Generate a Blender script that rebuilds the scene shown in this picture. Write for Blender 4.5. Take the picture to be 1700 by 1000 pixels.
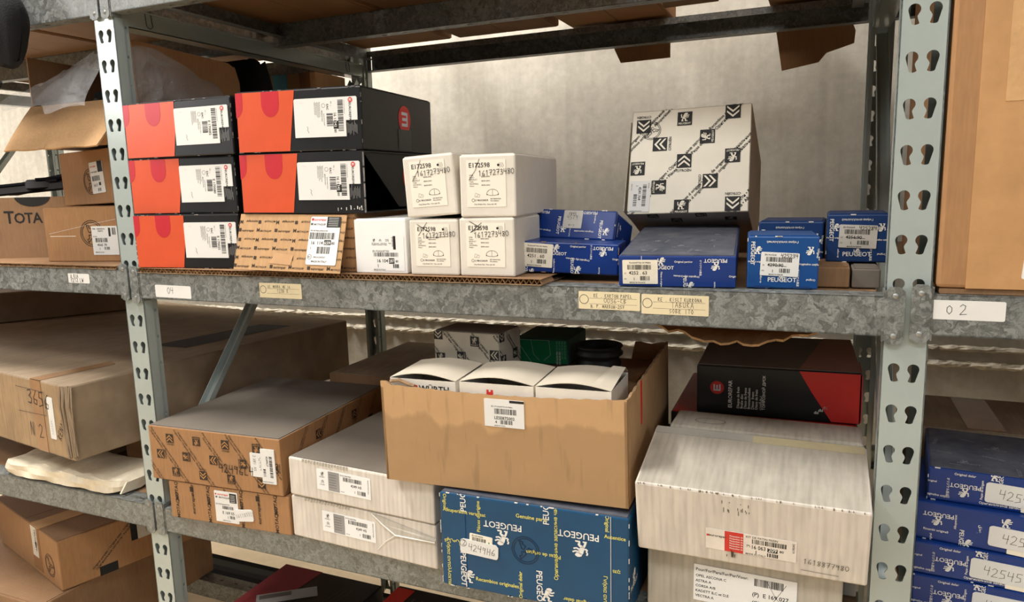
import bpy, bmesh, math, random
from mathutils import Vector, Matrix
for o in list(bpy.data.objects): bpy.data.objects.remove(o)
S = bpy.context.scene
C = S.collection
R = math.radians
rnd = random.Random(7)

# ------------------------------------------------------------------ camera
cam_d = bpy.data.cameras.new('camera'); cam = bpy.data.objects.new('camera', cam_d); C.objects.link(cam)
cam_d.sensor_width = 36; cam_d.lens = 36*1205.3/1700; cam_d.clip_start = .02
def cam_axes(yaw, pitch, roll):
    f = Vector((-math.sin(yaw)*math.cos(pitch), math.cos(yaw)*math.cos(pitch), -math.sin(pitch)))
    r = Vector((math.cos(yaw), math.sin(yaw), 0)); d = f.cross(r)
    return math.cos(roll)*r+math.sin(roll)*d, -math.sin(roll)*r+math.cos(roll)*d, f
r_, d_, f_ = cam_axes(.406623, .158521, .026044)
cam.matrix_world = Matrix(((r_.x, -d_.x, -f_.x, 1.15321), (r_.y, -d_.y, -f_.y, -.93298), (r_.z, -d_.z, -f_.z, 1.22345), (0, 0, 0, 1)))
S.camera = cam
S.view_settings.view_transform = 'Standard'; S.view_settings.look = 'None'
S.view_settings.exposure = -.34; S.view_settings.gamma = 1; S.view_settings.use_curve_mapping = False

# ------------------------------------------------------------------ world and lights
w = bpy.data.worlds.new('world'); S.world = w; w.use_nodes = True
w.node_tree.nodes['Background'].inputs[0].default_value = (.95, .97, 1, 1)
w.node_tree.nodes['Background'].inputs[1].default_value = .09
def area(name, loc, target, sx, sy, power, col):
    d = bpy.data.lights.new(name, 'AREA'); d.shape = 'RECTANGLE'; d.size = sx; d.size_y = sy; d.energy = power; d.color = col
    o = bpy.data.objects.new(name, d); C.objects.link(o); o.location = loc
    o.rotation_euler = (Vector(target)-Vector(loc)).to_track_quat('-Z', 'Y').to_euler()
    return o
area('aisle_ceiling_light', (.7, -1.9, 3.1), (.6, 0, .9), 2.6, .5, 58, (1, .975, .935))
area('open_doorway_light', (-4.8, -3.9, 2.7), (.4, 0, 1.0), 1.8, 1.5, 118, (1, .98, .955))
area('far_window_light', (4.2, -2.8, 2.5), (.4, 0, 1.0), 1.4, 1.4, 48, (.86, .93, 1))
area('skylight_behind_rack', (-.6, .955, 3.1), (-.5, .96, 0), 3.6, .2, 390, (1, .98, .94))
area('added_floor_fill', (-2.7, .93, 1.0), (-.3, .78, 0), .3, .9, 19, (1, .93, .84))  # unseen lamp added to brighten the floor and low wall behind the rack

# ------------------------------------------------------------------ materials
def lin(c): return tuple(((x/255)/12.92 if x/255 <= .04045 else ((x/255+.055)/1.055)**2.4) for x in c)
MATS = {}
def mat(name, col, rough=.6, metal=0, var=.12, scale=14, bump=0, bscale=180, spec=.4, stretch=(1, 1, 1), dark=None, kind=None, coat=0):
    if name in MATS: return MATS[name]
    m = bpy.data.materials.new(name); m.use_nodes = True; nt = m.node_tree; N = nt.nodes; L = nt.links
    b = N['Principled BSDF']; b.inputs['Roughness'].default_value = rough; b.inputs['Metallic'].default_value = metal
    b.inputs['Specular IOR Level'].default_value = spec; b.inputs['Coat Weight'].default_value = coat; b.inputs['Coat Roughness'].default_value = .25
    c = lin(col); tc = N.new('ShaderNodeTexCoord'); mp = N.new('ShaderNodeMapping'); mp.inputs['Scale'].default_value = stretch
    L.new(tc.outputs['Object'], mp.inputs[0])
    n = N.new('ShaderNodeTexNoise'); n.inputs['Scale'].default_value = scale; n.inputs['Detail'].default_value = 5; n.inputs['Roughness'].default_value = .65
    L.new(mp.outputs[0], n.inputs['Vector'])
    r = N.new('ShaderNodeValToRGB'); L.new(n.outputs['Fac'], r.inputs[0])
    lo = lin(dark) if dark else tuple(x*(1-var) for x in c); hi = tuple(min(1, x*(1+var)) for x in c)
    r.color_ramp.elements[0].position = .32; r.color_ramp.elements[0].color = (*lo, 1)
    r.color_ramp.elements[1].position = .68; r.color_ramp.elements[1].color = (*hi, 1)
    out = r.outputs[0]
    def mul(a, bsock, fac):
        x = N.new('ShaderNodeMix'); x.data_type = 'RGBA'; x.blend_type = 'MULTIPLY'; x.inputs[0].default_value = fac
        L.new(a, x.inputs[6]); L.new(bsock, x.inputs[7]); return x.outputs[2]
    def ramp(fac, p0, c0, p1, c1):
        q = N.new('ShaderNodeValToRGB'); L.new(fac, q.inputs[0]); q.color_ramp.elements[0].position = p0; q.color_ramp.elements[1].position = p1
        q.color_ramp.elements[0].color = (c0, c0, c0, 1); q.color_ramp.elements[1].color = (c1, c1, c1, 1); return q.outputs[0]
    hgt = None
    if kind in ('card', 'flute'):      # kraft fibre grain, on 'flute' also the corrugation ridges showing through
        mp2 = N.new('ShaderNodeMapping'); mp2.inputs['Scale'].default_value = (1, 1 if kind == 'card' else .15, .12); L.new(tc.outputs['Object'], mp2.inputs[0])
        n2 = N.new('ShaderNodeTexNoise'); n2.inputs['Scale'].default_value = 260 if kind == 'card' else 120; n2.inputs['Detail'].default_value = 2; L.new(mp2.outputs[0], n2.inputs['Vector'])
        out = mul(out, ramp(n2.outputs['Fac'], .3, .86, .7, 1), 1)
        hgt = n2.outputs['Fac']
        if kind == 'flute':
            sp = N.new('ShaderNodeSeparateXYZ'); L.new(tc.outputs['Object'], sp.inputs[0])
            m1 = N.new('ShaderNodeMath'); m1.operation = 'MULTIPLY'; m1.inputs[1].default_value = 2*math.pi/.0085; L.new(sp.outputs['X'], m1.inputs[0])
            m2 = N.new('ShaderNodeMath'); m2.operation = 'SINE'; L.new(m1.outputs[0], m2.inputs[0])
            m3 = N.new('ShaderNodeMath'); m3.operation = 'MULTIPLY_ADD'; m3.inputs[1].default_value = .16; L.new(m2.outputs[0], m3.inputs[0]); L.new(n2.outputs['Fac'], m3.inputs[2])
            hgt = m3.outputs[0]; out = mul(out, ramp(hgt, .2, .87, .55, 1), .8)
    if kind == 'galv':
        nd = N.new('ShaderNodeTexNoise'); nd.inputs['Scale'].default_value = 60; L.new(tc.outputs['Object'], nd.inputs['Vector'])
        ad = N.new('ShaderNodeVectorMath'); ad.operation = 'MULTIPLY_ADD'; ad.inputs[1].default_value = (.045, .045, .045)
        L.new(nd.outputs['Color'], ad.inputs[0]); L.new(tc.outputs['Object'], ad.inputs[2])
        v = N.new('ShaderNodeTexVoronoi'); v.inputs['Scale'].default_value = 105; L.new(ad.outputs[0], v.inputs['Vector'])
        bw = N.new('ShaderNodeRGBToBW'); L.new(v.outputs['Color'], bw.inputs[0])
        out = mul(out, ramp(bw.outputs[0], .15, .55, .8, 1.0), 1)
        v2 = N.new('ShaderNodeTexVoronoi'); v2.feature = 'DISTANCE_TO_EDGE'; v2.inputs['Scale'].default_value = 120; L.new(ad.outputs[0], v2.inputs['Vector'])
        out = mul(out, ramp(v2.outputs['Distance'], .0, .6, .1, 1), .8)
        L.new(ramp(bw.outputs[0], .2, rough-.1, .8, rough+.14), b.inputs['Roughness'])
    if kind == 'wall':
        mp3 = N.new('ShaderNodeMapping'); mp3.inputs['Scale'].default_value = (9, 1, .5); L.new(tc.outputs['Object'], mp3.inputs[0])
        n3 = N.new('ShaderNodeTexNoise'); n3.inputs['Scale'].default_value = 4; n3.inputs['Detail'].default_value = 5; L.new(mp3.outputs[0], n3.inputs['Vector'])
        out = mul(out, ramp(n3.outputs['Fac'], .35, .86, .6, 1), .7)
        n4 = N.new('ShaderNodeTexNoise'); n4.inputs['Scale'].default_value = 3.2; n4.inputs['Detail'].default_value = 8; L.new(tc.outputs['Object'], n4.inputs['Vector'])
        out = mul(out, ramp(n4.outputs['Fac'], .3, .72, .62, 1), .8)
        hgt = n3.outputs['Fac']
    if kind == 'stain':                # old water marks with a tide line
        mp3 = N.new('ShaderNodeMapping'); mp3.inputs['Scale'].default_value = (14, 6, 5); L.new(tc.outputs['Object'], mp3.inputs[0])
        n3 = N.new('ShaderNodeTexNoise'); n3.inputs['Scale'].default_value = 1.3; n3.inputs['Detail'].default_value = 4; L.new(mp3.outputs[0], n3.inputs['Vector'])
        sx = N.new('ShaderNodeSeparateXYZ'); L.new(tc.outputs['Object'], sx.inputs[0])
        ma = N.new('ShaderNodeMath'); ma.operation = 'MULTIPLY_ADD'; ma.inputs[1].default_value = .075; L.new(n3.outputs['Fac'], ma.inputs[0]); L.new(sx.outputs['Z'], ma.inputs[2])
        out = mul(out, ramp(ma.outputs[0], .139, .74, .143, 1), .9)
        mp4 = N.new('ShaderNodeMapping'); mp4.inputs['Scale'].default_value = (70, 20, 9); L.new(tc.outputs['Object'], mp4.inputs[0])
        n5 = N.new('ShaderNodeTexNoise'); n5.inputs['Scale'].default_value = 1; n5.inputs['Detail'].default_value = 2; L.new(mp4.outputs[0], n5.inputs['Vector'])
        out = mul(out, ramp(n5.outputs['Fac'], .28, .62, .40, 1), .55)
    L.new(out, b.inputs['Base Color'])
    if bump:
        bp = N.new('ShaderNodeBump'); bp.inputs['Strength'].default_value = bump; bp.inputs['Distance'].default_value = .002
        if hgt is None:
            nb = N.new('ShaderNodeTexNoise'); nb.inputs['Scale'].default_value = bscale; nb.inputs['Detail'].default_value = 4; L.new(tc.outputs['Object'], nb.inputs['Vector']); hgt = nb.outputs['Fac']
        L.new(hgt, bp.inputs['Height']); L.new(bp.outputs[0], b.inputs['Normal'])
    MATS[name] = m
    return m
paint = mat('grey_green_enamel', (168, 178, 174), .2, .1, .05, 9, .05, 60, spec=.6)
paint_dk = mat('hole_edge', (150, 158, 152), .4)
galv = mat('galvanised_steel', (146, 149, 146), .46, .35, .12, 25, kind='galv')
steel = mat('rivet_steel', (150, 150, 146), .4, .5)
concrete = mat('concrete_wall', (206, 200, 186), .9, 0, .10, 40, .25, kind='wall')
concrete_rough = mat('rough_concrete', (214, 204, 184), .95, 0, .3, 35, .9, 70)
floor_m = mat('pale_floor', (226, 204, 170), .8, 0, .1, 9, .1)
ceil_m = mat('ceiling_plaster', (190, 186, 178), .9)
kraft = mat('kraft_card', (168, 125, 84), .75, kind='card', bump=.06, var=.07)
kraft_lt = mat('pale_kraft_card', (190, 150, 106), .75, kind='card', bump=.06, var=.07)
kraft_dk = mat('dark_kraft_card', (148, 114, 82), .8, kind='card', bump=.06, var=.1)
kraft_grey = mat('dusty_kraft_card', (158, 138, 114), .85, kind='flute', bump=.12, var=.13)
kraft_in = mat('raw_card_edge', (150, 122, 92), .9, var=.3, scale=200)
kraft_stain = mat('water_stained_card', (192, 154, 110), .8, kind='stain', var=.05, bump=.1, bscale=40)
tapebrown = mat('brown_tape', (150, 108, 70), .22, coat=.5)
taped_lt = mat('clear_tape_over_card', (206, 164, 116), .18, coat=.8, bump=.4, bscale=120)
white_card = mat('white_card', (222, 215, 203), .62, var=.05, scale=20, bump=.06, bscale=40)
white_bright = mat('bright_white_card', (236, 236, 234), .55, var=.03)
white_flute = mat('white_corrugated_card', (222, 213, 201), .75, kind='flute', var=.05, bump=.22)
white_flute_dirty = mat('dirty_white_corrugated_card', (188, 180, 166), .8, kind='flute', var=.10, bump=.25)
cream_card = mat('cream_printed_card', (236, 229, 212), .5, var=.04, scale=18, bump=.05, bscale=30)
grey_card = mat('grey_printed_card', (186, 176, 158), .7, var=.08, bump=.1, bscale=40)
black_card = mat('black_gloss_card', (24, 24, 25), .38, var=.2, bump=.10, bscale=22, coat=.2)
black_scuff = mat('scuffed_board_edge', (120, 116, 112), .8, var=.5, scale=60)
orange = mat('orange_print', (212, 84, 46), .36, var=.05, bump=.10, bscale=22, coat=.25)
crimson = mat('crimson_print', (192, 40, 50), .36, var=.05, bump=.10, bscale=22, coat=.25)
redp = mat('red_print', (206, 52, 44), .4, var=.06, bump=.05, bscale=25)
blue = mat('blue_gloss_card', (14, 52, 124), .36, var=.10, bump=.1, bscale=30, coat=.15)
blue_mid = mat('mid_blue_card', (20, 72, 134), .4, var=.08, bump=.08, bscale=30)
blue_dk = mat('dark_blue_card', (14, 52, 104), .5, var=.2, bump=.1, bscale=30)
teal = mat('petrol_blue_card', (12, 70, 108), .45, var=.10, bump=.14, bscale=30)
blue_dust = mat('dusty_blue_board', (92, 94, 102), .9, var=.16, scale=26, dark=(66, 70, 84))
grey_dust = mat('dust_covered_card', (116, 108, 98), .95, var=.10, scale=9)
black_dust = mat('dust_covered_black_card', (112, 102, 94), .9, var=.14, scale=9)
green = mat('green_print', (16, 122, 74), .5, var=.08)
green_dk = mat('dark_green_card', (40, 74, 60), .7, var=.12)
rubber = mat('black_rubber', (30, 28, 27), .55, var=.2)
fabric = mat('black_fabric', (17, 17, 20), .95, var=.3, bump=.4, bscale=300)
foam = mat('wrapped_foam', (226, 214, 190), .5, var=.16, scale=16, bump=.5, bscale=28)
paper = mat('white_paper', (226, 225, 221), .6, var=.025)
paper_old = mat('yellowed_paper', (222, 208, 172), .7, var=.06)
ink = mat('black_ink', (30, 29, 28), .6, var=.2)
ink_soft = mat('faded_ink', (92, 88, 82), .7)
ink_grey = mat('grey_ink', (146, 144, 142), .7)
ink_brown = mat('brown_black_ink', (58, 44, 33), .7)
white_ink = mat('white_ink', (234, 232, 226), .6)
white_faint = mat('dusty_white_ink', (132, 134, 140), .8)
yellow_ink = mat('yellow_ink', (222, 214, 110), .6)
pencil = mat('pen_line', (52, 50, 56), .6)
green_ink = mat('green_ink', (30, 140, 84), .6)
white_lip = mat('torn_white_edge', (228, 224, 216), .9, var=.1)
def bag_mat():
    m = bpy.data.materials.new('clear_polythene'); m.use_nodes = True; nt = m.node_tree; N = nt.nodes; L = nt.links
    tr = N.new('ShaderNodeBsdfTransparent'); tr.inputs[0].default_value = (.93, .93, .93, 1)
    p = N['Principled BSDF']; p.inputs['Base Color'].default_value = (.75, .75, .75, 1); p.inputs['Roughness'].default_value = .06; p.inputs['Specular IOR Level'].default_value = .8
    n = N.new('ShaderNodeTexNoise'); n.inputs['Scale'].default_value = 34; n.inputs['Detail'].default_value = 6
    bp = N.new('ShaderNodeBump'); bp.inputs['Strength'].default_value = 1; bp.inputs['Distance'].default_value = .02
    tc = N.new('ShaderNodeTexCoord'); L.new(tc.outputs['Object'], n.inputs['Vector']); L.new(n.outputs['Fac'], bp.inputs['Height']); L.new(bp.outputs[0], p.inputs['Normal'])
    mx = N.new('ShaderNodeMixShader'); mx.inputs[0].default_value = .17
    L.new(tr.outputs[0], mx.inputs[1]); L.new(p.outputs[0], mx.inputs[2]); L.new(mx.outputs[0], N['Material Output'].inputs[0])
    return m
polythene = bag_mat()

# ------------------------------------------------------------------ object helpers
def tag(o, label=None, cat=None, group=None, kind=None):
    if label: o['label'] = label
    if cat: o['category'] = cat
    if group: o['group'] = group
    if kind: o['kind'] = kind
    return o
def link(name, me, parent=None):
    o = bpy.data.objects.new(name, me); C.objects.link(o)
    if parent is not None: o.parent = parent
    return o
def thing(name, label, cat, loc=(0, 0, 0), ypr=(0, 0, 0), group=None):
    o = bpy.data.objects.new(name, None); C.objects.link(o); o.empty_display_size = .02
    y, p, r = (R(a) for a in ypr)
    m = Matrix.Rotation(y, 4, 'Z') @ Matrix.Rotation(p, 4, 'X') @ Matrix.Rotation(r, 4, 'Y')
    o.location = loc; o.rotation_euler = m.to_euler()
    return tag(o, label, cat, group)
class MB:
    """collects polygons with material slots; build() links them as one mesh object"""
    def __init__(s): s.v = []; s.f = []; s.m = []; s.mats = []
    def slot(s, m):
        if m not in s.mats: s.mats.append(m)
        return s.mats.index(m)
    def add(s, vs, fs, m):
        b = len(s.v); s.v += [tuple(v) for v in vs]; k = s.slot(m)
        for f in fs: s.f.append(tuple(b+i for i in f)); s.m.append(k)
    def box(s, a, b, m):
        (x0, y0, z0), (x1, y1, z1) = a, b
        vs = [(x0, y0, z0), (x1, y0, z0), (x1, y1, z0), (x0, y1, z0), (x0, y0, z1), (x1, y0, z1), (x1, y1, z1), (x0, y1, z1)]
        s.add(vs, [(0, 3, 2, 1), (4, 5, 6, 7), (0, 1, 5, 4), (1, 2, 6, 5), (2, 3, 7, 6), (3, 0, 4, 7)], m)
    def prism(s, pts, ax, a, b, m):
        """extrude a 2D outline along axis ax from a to b (2D coords are the other two axes, in order)"""
        def P(p, t): return (t, p[0], p[1]) if ax == 0 else ((p[0], t, p[1]) if ax == 1 else (p[0], p[1], t))
        n = len(pts); vs = [P(p, a) for p in pts]+[P(p, b) for p in pts]
        s.add(vs, [tuple(range(n)), tuple(range(2*n-1, n-1, -1))]+[(i, n+i, n+(i+1) % n, (i+1) % n) for i in range(n)], m)
    def sheet(s, rows, m, t=0):
        """grid of points; with t also a back side offset along the mean normal"""
        nr, nc = len(rows), len(rows[0]); vs = [Vector(p) for r in rows for p in r]
        fs = [(i*nc+j, i*nc+j+1, (i+1)*nc+j+1, (i+1)*nc+j) for i in range(nr-1) for j in range(nc-1)]
        s.add(vs, fs, m)
        if t:
            nrm = (vs[nc-1]-vs[0]).cross(vs[(nr-1)*nc]-vs[0]).normalized()*t
            s.add([v-nrm for v in vs], [tuple(reversed(f)) for f in fs], m)
            b = [i for i in range(nc)]+[i*nc+nc-1 for i in range(1, nr)]+[(nr-1)*nc+j for j in range(nc-2, -1, -1)]+[i*nc for i in range(nr-2, 0, -1)]
            bv = [vs[i] for i in b]; k = len(bv)
            s.add(bv+[v-nrm for v in bv], [(i, k+i, k+(i+1) % k, (i+1) % k) for i in range(k)], m)
    def lathe(s, prof, m, n=32, c=(0, 0, 0)):
        vs = []; fs = []
        for r, z in prof:
            for i in range(n):
                a = 2*math.pi*i/n; vs.append((c[0]+r*math.cos(a), c[1]+r*math.sin(a), c[2]+z))
        for j in range(len(prof)-1):
            for i in range(n): fs.append((j*n+i, j*n+(i+1) % n, (j+1)*n+(i+1) % n, (j+1)*n+i))
        s.add(vs, fs, m)
    def tube(s, pts, r, m, n=6):
        vs = []; fs = []; pts = [Vector(p) for p in pts]
        for i, p in enumerate(pts):
            t = (pts[min(i+1, len(pts)-1)]-pts[max(i-1, 0)]).normalized()
            u = t.cross(Vector((0, 0, 1)) if abs(t.z) < .9 else Vector((1, 0, 0))).normalized(); w_ = t.cross(u)
            for k in range(n):
                a = 2*math.pi*k/n; vs.append(p+u*r*math.cos(a)+w_*r*math.sin(a))
        for i in range(len(pts)-1):
            for k in range(n): fs.append((i*n+k, i*n+(k+1) % n, (i+1)*n+(k+1) % n, (i+1)*n+k))
        fs += [tuple(range(n)), tuple((len(pts)-1)*n+k for k in range(n))]
        s.add(vs, fs, m)
    def build(s, name, parent=None, smooth=False, bevel=0, seg=1):
        me = bpy.data.meshes.new(name); me.from_pydata(s.v, [], s.f)
        for m in s.mats: me.materials.append(m)
        me.polygons.foreach_set('material_index', s.m)
        if bevel:
            bm = bmesh.new(); bm.from_mesh(me); bmesh.ops.remove_doubles(bm, verts=bm.verts, dist=1e-5)
            bmesh.ops.bevel(bm, geom=list(bm.edges), offset=bevel, segments=seg, affect='EDGES', profile=.5, clamp_overlap=True)
            bm.to_mesh(me); bm.free()
        if smooth: me.polygons.foreach_set('use_smooth', [True]*len(me.polygons))
        me.update()
        return link(name, me, parent)
def curve_mesh(splines, thick):
    """flat plate with holes: first spline the outline, the others the holes; in XY, extruded +-thick/2"""
    cu = bpy.data.curves.new('plate', 'CURVE'); cu.dimensions = '2D'; cu.fill_mode = 'BOTH'; cu.extrude = thick/2
    for pts in splines:
        sp = cu.splines.new('POLY'); sp.points.add(len(pts)-1)
        for p, q in zip(sp.points, pts): p.co = (q[0], q[1], 0, 1)
        sp.use_cyclic_u = True
    o = bpy.data.objects.new('plate', cu); C.objects.link(o); dg = bpy.context.evaluated_depsgraph_get(); dg.update()
    me = o.evaluated_get(dg).to_mesh(); vs = [v.co.copy() for v in me.vertices]; fs = [tuple(p.vertices) for p in me.polygons]
    bpy.data.objects.remove(o); bpy.data.curves.remove(cu)
    return vs, fs

# ------------------------------------------------------------------ flat print: text, logos, barcodes, handwriting
TXT = {}
def text_tris(s):
    if s in TXT: return TXT[s]
    cu = bpy.data.curves.new('t', 'FONT'); cu.body = s; cu.size = 1; cu.resolution_u = 2; cu.offset = .014
    o = bpy.data.objects.new('t', cu); C.objects.link(o); dg = bpy.context.evaluated_depsgraph_get(); dg.update()
    me = o.evaluated_get(dg).to_mesh(); me.calc_loop_triangles()
    tr = [[(me.vertices[i].co.x, me.vertices[i].co.y) for i in t.vertices] for t in me.loop_triangles]
    wd = max([p[0] for t in tr for p in t] or [0])
    bpy.data.objects.remove(o); bpy.data.curves.remove(cu)
    TXT[s] = (tr, wd); return TXT[s]
LION = [[(.55, .98), (.68, 1), (.80, .94), (.85, .86), (.77, .81), (.80, .76), (.58, .72), (.42, .76), (.43, .92)],
        [(.42, .86), (.64, .78), (.62, .58), (.52, .40), (.36, .30), (.26, .40), (.30, .58), (.34, .74)],
        [(.58, .74), (.80, .70), (.96, .77), (1, .69), (.82, .60), (.60, .61)],
        [(.56, .60), (.74, .51), (.92, .55), (.93, .46), (.72, .41), (.50, .50)],
        [(.40, .44), (.58, .37), (.68, .24), (.62, .10), (.80, .09), (.82, 0), (.52, 0), (.50, .14), (.53, .21), (.36, .30)],
        [(.28, .44), (.42, .34), (.31, .22), (.28, .10), (.37, .07), (.37, 0), (.12, 0), (.14, .10), (.19, .26)],
        [(.30, .44), (.16, .42), (.06, .50), (.10, .62), (.04, .72), (.10, .86), (.19, .82), (.14, .72), (.20, .62), (.17, .53), (.30, .52)]]
ST = {'0': [[(.3, 1), (.05, .75), (.05, .3), (.3, 0), (.55, .3), (.55, .75), (.3, 1)]], '1': [[(.15, .8), (.35, 1), (.3, 0)]],
      '2': [[(.05, .8), (.25, 1), (.5, .85), (.45, .55), (.05, 0), (.6, .05)]], '3': [[(.05, .9), (.4, 1), (.5, .8), (.2, .55), (.55, .4), (.4, .05), (.05, .08)]],
      '4': [[(.1, 1), (.05, .5), (.55, .55)], [(.5, 1), (.45, 0)]], '5': [[(.55, 1), (.15, .98), (.1, .6), (.45, .55), (.5, .15), (.05, 0)]],
      '6': [[(.45, 1), (.1, .5), (.1, .1), (.45, .05), (.5, .35), (.12, .4)]], '7': [[(.05, .95), (.55, 1), (.25, 0)], [(.15, .5), (.5, .55)]],
      '8': [[(.5, .9), (.15, .95), (.15, .65), (.5, .3), (.35, 0), (.08, .15), (.5, .75), (.5, .9)]], '9': [[(.5, .8), (.15, .95), (.1, .6), (.48, .6), (.5, .9), (.4, 0)]],
      'H': [[(.1, 1), (.1, 0)], [(.5, 1), (.5, 0)], [(.1, .5), (.5, .5)]], 'G': [[(.5, .9), (.15, .9), (.05, .3), (.3, 0), (.52, .2), (.5, .45), (.3, .45)]],
      'L': [[(.15, 1), (.1, .05), (.5, .05)]], 'N': [[(.05, 0), (.1, 1), (.45, 0), (.5, 1)]], 'W': [[(.05, 1), (.2, 0), (.32, .7), (.45, 0), (.6, 1)]],
      'A': [[(.05, 0), (.3, 1), (.55, 0)], [(.15, .4), (.45, .4)]], 'E': [[(.5, 1), (.1, 1), (.08, 0), (.5, .02)], [(.1, .5), (.4, .5)]],
      'R': [[(.1, 0), (.1, 1), (.45, .85), (.1, .5), (.5, 0)]], 'I': [[(.3, 1), (.3, 0)]], 'T': [[(.05, 1), (.55, 1)], [(.3, 1), (.3, 0)]],
      'M': [[(.05, 0), (.1, 1), (.3, .3), (.5, 1), (.55, 0)]], 'P': [[(.1, 0), (.1, 1), (.5, .85), (.1, .5)]], 'S': [[(.5, .9), (.15, .9), (.15, .6), (.5, .35), (.1, .02)]],
      'U': [[(.08, 1), (.1, .1), (.45, .05), (.5, 1)]], 'O': [[(.3, 1), (.05, .5), (.3, 0), (.55, .5), (.3, 1)]], 'C': [[(.5, .9), (.15, .85), (.1, .2), (.5, .08)]],
      'B': [[(.1, 0), (.1, 1), (.45, .8), (.1, .52), (.5, .3), (.1, 0)]], 'K': [[(.1, 1), (.1, 0)], [(.5, 1), (.1, .45), (.5, 0)]], '-': [[(.1, .45), (.5, .45)]],
      'Y': [[(.1, 1), (.25, .5), (.5, .5)], [(.5, 1), (.4, 0)]], '.': [[(.2, 0), (.25, .05)]]}
def clip_poly(poly, lim):
    for ax, val, sg in ((0, 0, 1), (0, lim[0], -1), (1, 0, 1), (1, lim[1], -1)):
        out = []
        for i in range(len(poly)):
            a, b = poly[i-1], poly[i]; da, db = sg*(a[ax]-val), sg*(b[ax]-val)
            if (da >= 0) != (db >= 0):
                t = da/(da-db); out.append((a[0]+t*(b[0]-a[0]), a[1]+t*(b[1]-a[1])))
            if db >= 0: out.append(b)
        poly = out
        if len(poly) < 3: return None
    return poly
class Print:
    """flat print in the (u, v) plane of a face, clipped to the face"""
    def __init__(s, W, H): s.W, s.H = W, H; s.p = []; s.lay = 0
    def poly(s, pts, m, at=(0, 0), rot=0, sc=1, clip=True, lay=None):
        c, n = math.cos(R(rot))*sc, math.sin(R(rot))*sc
        q = [(at[0]+x*c-y*n, at[1]+x*n+y*c) for x, y in pts]
        if clip: q = clip_poly(q, (s.W, s.H))
        if q: s.p.append((q, m, s.lay if lay is None else lay))
    def rect(s, u, v, w, h, m, rot=0, lay=None): s.poly([(0, 0), (w, 0), (w, h), (0, h)], m, (u, v), rot, lay=lay)
    def rrect(s, u, v, w, h, m, r=.003, rot=0, lay=None):
        pts = []
        for cx, cy, a0 in ((w-r, r, -90), (w-r, h-r, 0), (r, h-r, 90), (r, r, 180)):
            pts += [(cx+r*math.cos(R(a0+k*30)), cy+r*math.sin(R(a0+k*30))) for k in range(4)]
        s.poly(pts, m, (u, v), rot, lay=lay)
    def text(s, t, u, v, size, m, rot=0, center=False, lay=None, maxw=None):
        tr, wd = text_tris(t)
        sx = size if not maxw or wd*size <= maxw else maxw/wd
        off = -wd/2 if center else 0
        for tri in tr: s.poly([((x+off)*sx, y*size) for x, y in tri], m, (u, v), rot, lay=lay)
    def disc(s, u, v, r, m, n=24, lay=None): s.poly([(r*math.cos(2*math.pi*i/n), r*math.sin(2*math.pi*i/n)) for i in range(n)], m, (u, v), lay=lay)
    def ring(s, u, v, r, wd, m, n=28, lay=None):
        for i in range(n):
            a, b = 2*math.pi*i/n, 2*math.pi*(i+1)/n
            s.poly([(k*math.cos(t), k*math.sin(t)) for k, t in ((r, a), (r, b), (r-wd, b), (r-wd, a))], m, (u, v), lay=lay)
    def line(s, pts, wd, m, at=(0, 0), rot=0, sc=1, lay=None):
        for (x0, y0), (x1, y1) in zip(pts, pts[1:]):
            d = math.hypot(x1-x0, y1-y0) or 1e-9; ex, ey = (x1-x0)/d*wd/2/sc, (y1-y0)/d*wd/2/sc
            s.poly([(x0-ex+ey, y0-ey-ex), (x1+ex+ey, y1+ey-ex), (x1+ex-ey, y1+ey+ex), (x0-ex-ey, y0-ey+ex)], m, at, rot, sc, lay=lay)
    def hand(s, t, u, v, size, m=None, wd=.0008, rot=0, jit=.06, lay=None):
        x = 0; m = m or pencil; c, n = math.cos(R(rot)), math.sin(R(rot))
        for ch in t:
            dy = rnd.uniform(-jit, jit)
            for st in ST.get(ch, []):
                s.line([(px+x, py+dy) for px, py in st], wd, m, (u, v), rot, size, lay=lay)
            x += .72 if ch != ' ' else .5
    def bars(s, u, v, w, h, m, rot=0, lay=None, n=None):
        x = 0; c, k = math.cos(R(rot)), math.sin(R(rot)); n = n or max(8, int(w/.0011)); q = w/n
        while x < w-q:
            b = q*rnd.choice((.5, .5, .9, 1.3)); s.rect(u+x*c, v+x*k, min(b, w-x), h, m, rot, lay=lay); x += b+q*rnd.choice((.45, .6, 1))
    def lion(s, u, v, sz, m, rot=0, lay=None):
        for p in LION: s.poly([(x-.5, y-.5) for x, y in p], m, (u, v), rot, sz, lay=lay)
    def chevrons(s, u, v, sz, m, rot=0, lay=None):
        for y in (-.24, .10):
            s.poly([(-.40, y-.20), (0, y+.14), (0, y+.30), (-.40, y-.06)], m, (u, v), rot, sz, lay=lay)
            s.poly([(0, y+.14), (.40, y-.20), (.40, y-.06), (0, y+.30)], m, (u, v), rot, sz, lay=lay)
    def badge(s, u, v, sz, rot, kind, dark, light, cap=None):
        """black square with lion or double chevron, brand word inside or outside"""
        a = R(rot); up = (-math.sin(a), math.cos(a))
        s.poly([(-.5, -.5), (.5, -.5), (.5, .5), (-.5, .5)], dark, (u, v), rot, sz, lay=1)
        if kind == 'P':
            s.lion(u+up[0]*sz*.12, v+up[1]*sz*.12, sz*.62, light, rot, lay=2)
            tr, wd = text_tris('PEUGEOT'); f = .84*sz/wd
            s.text('PEUGEOT', u-up[0]*sz*.42, v-up[1]*sz*.42, f, light, rot, True, lay=2)
        else:
            s.chevrons(u, v, sz, light, rot, lay=2)
            tr, wd = text_tris('CITROËN'); f = 1.0*sz/wd
            s.text('CITROËN', u-up[0]*sz*.78, v-up[1]*sz*.78, f, dark, rot, True, lay=1)
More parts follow.
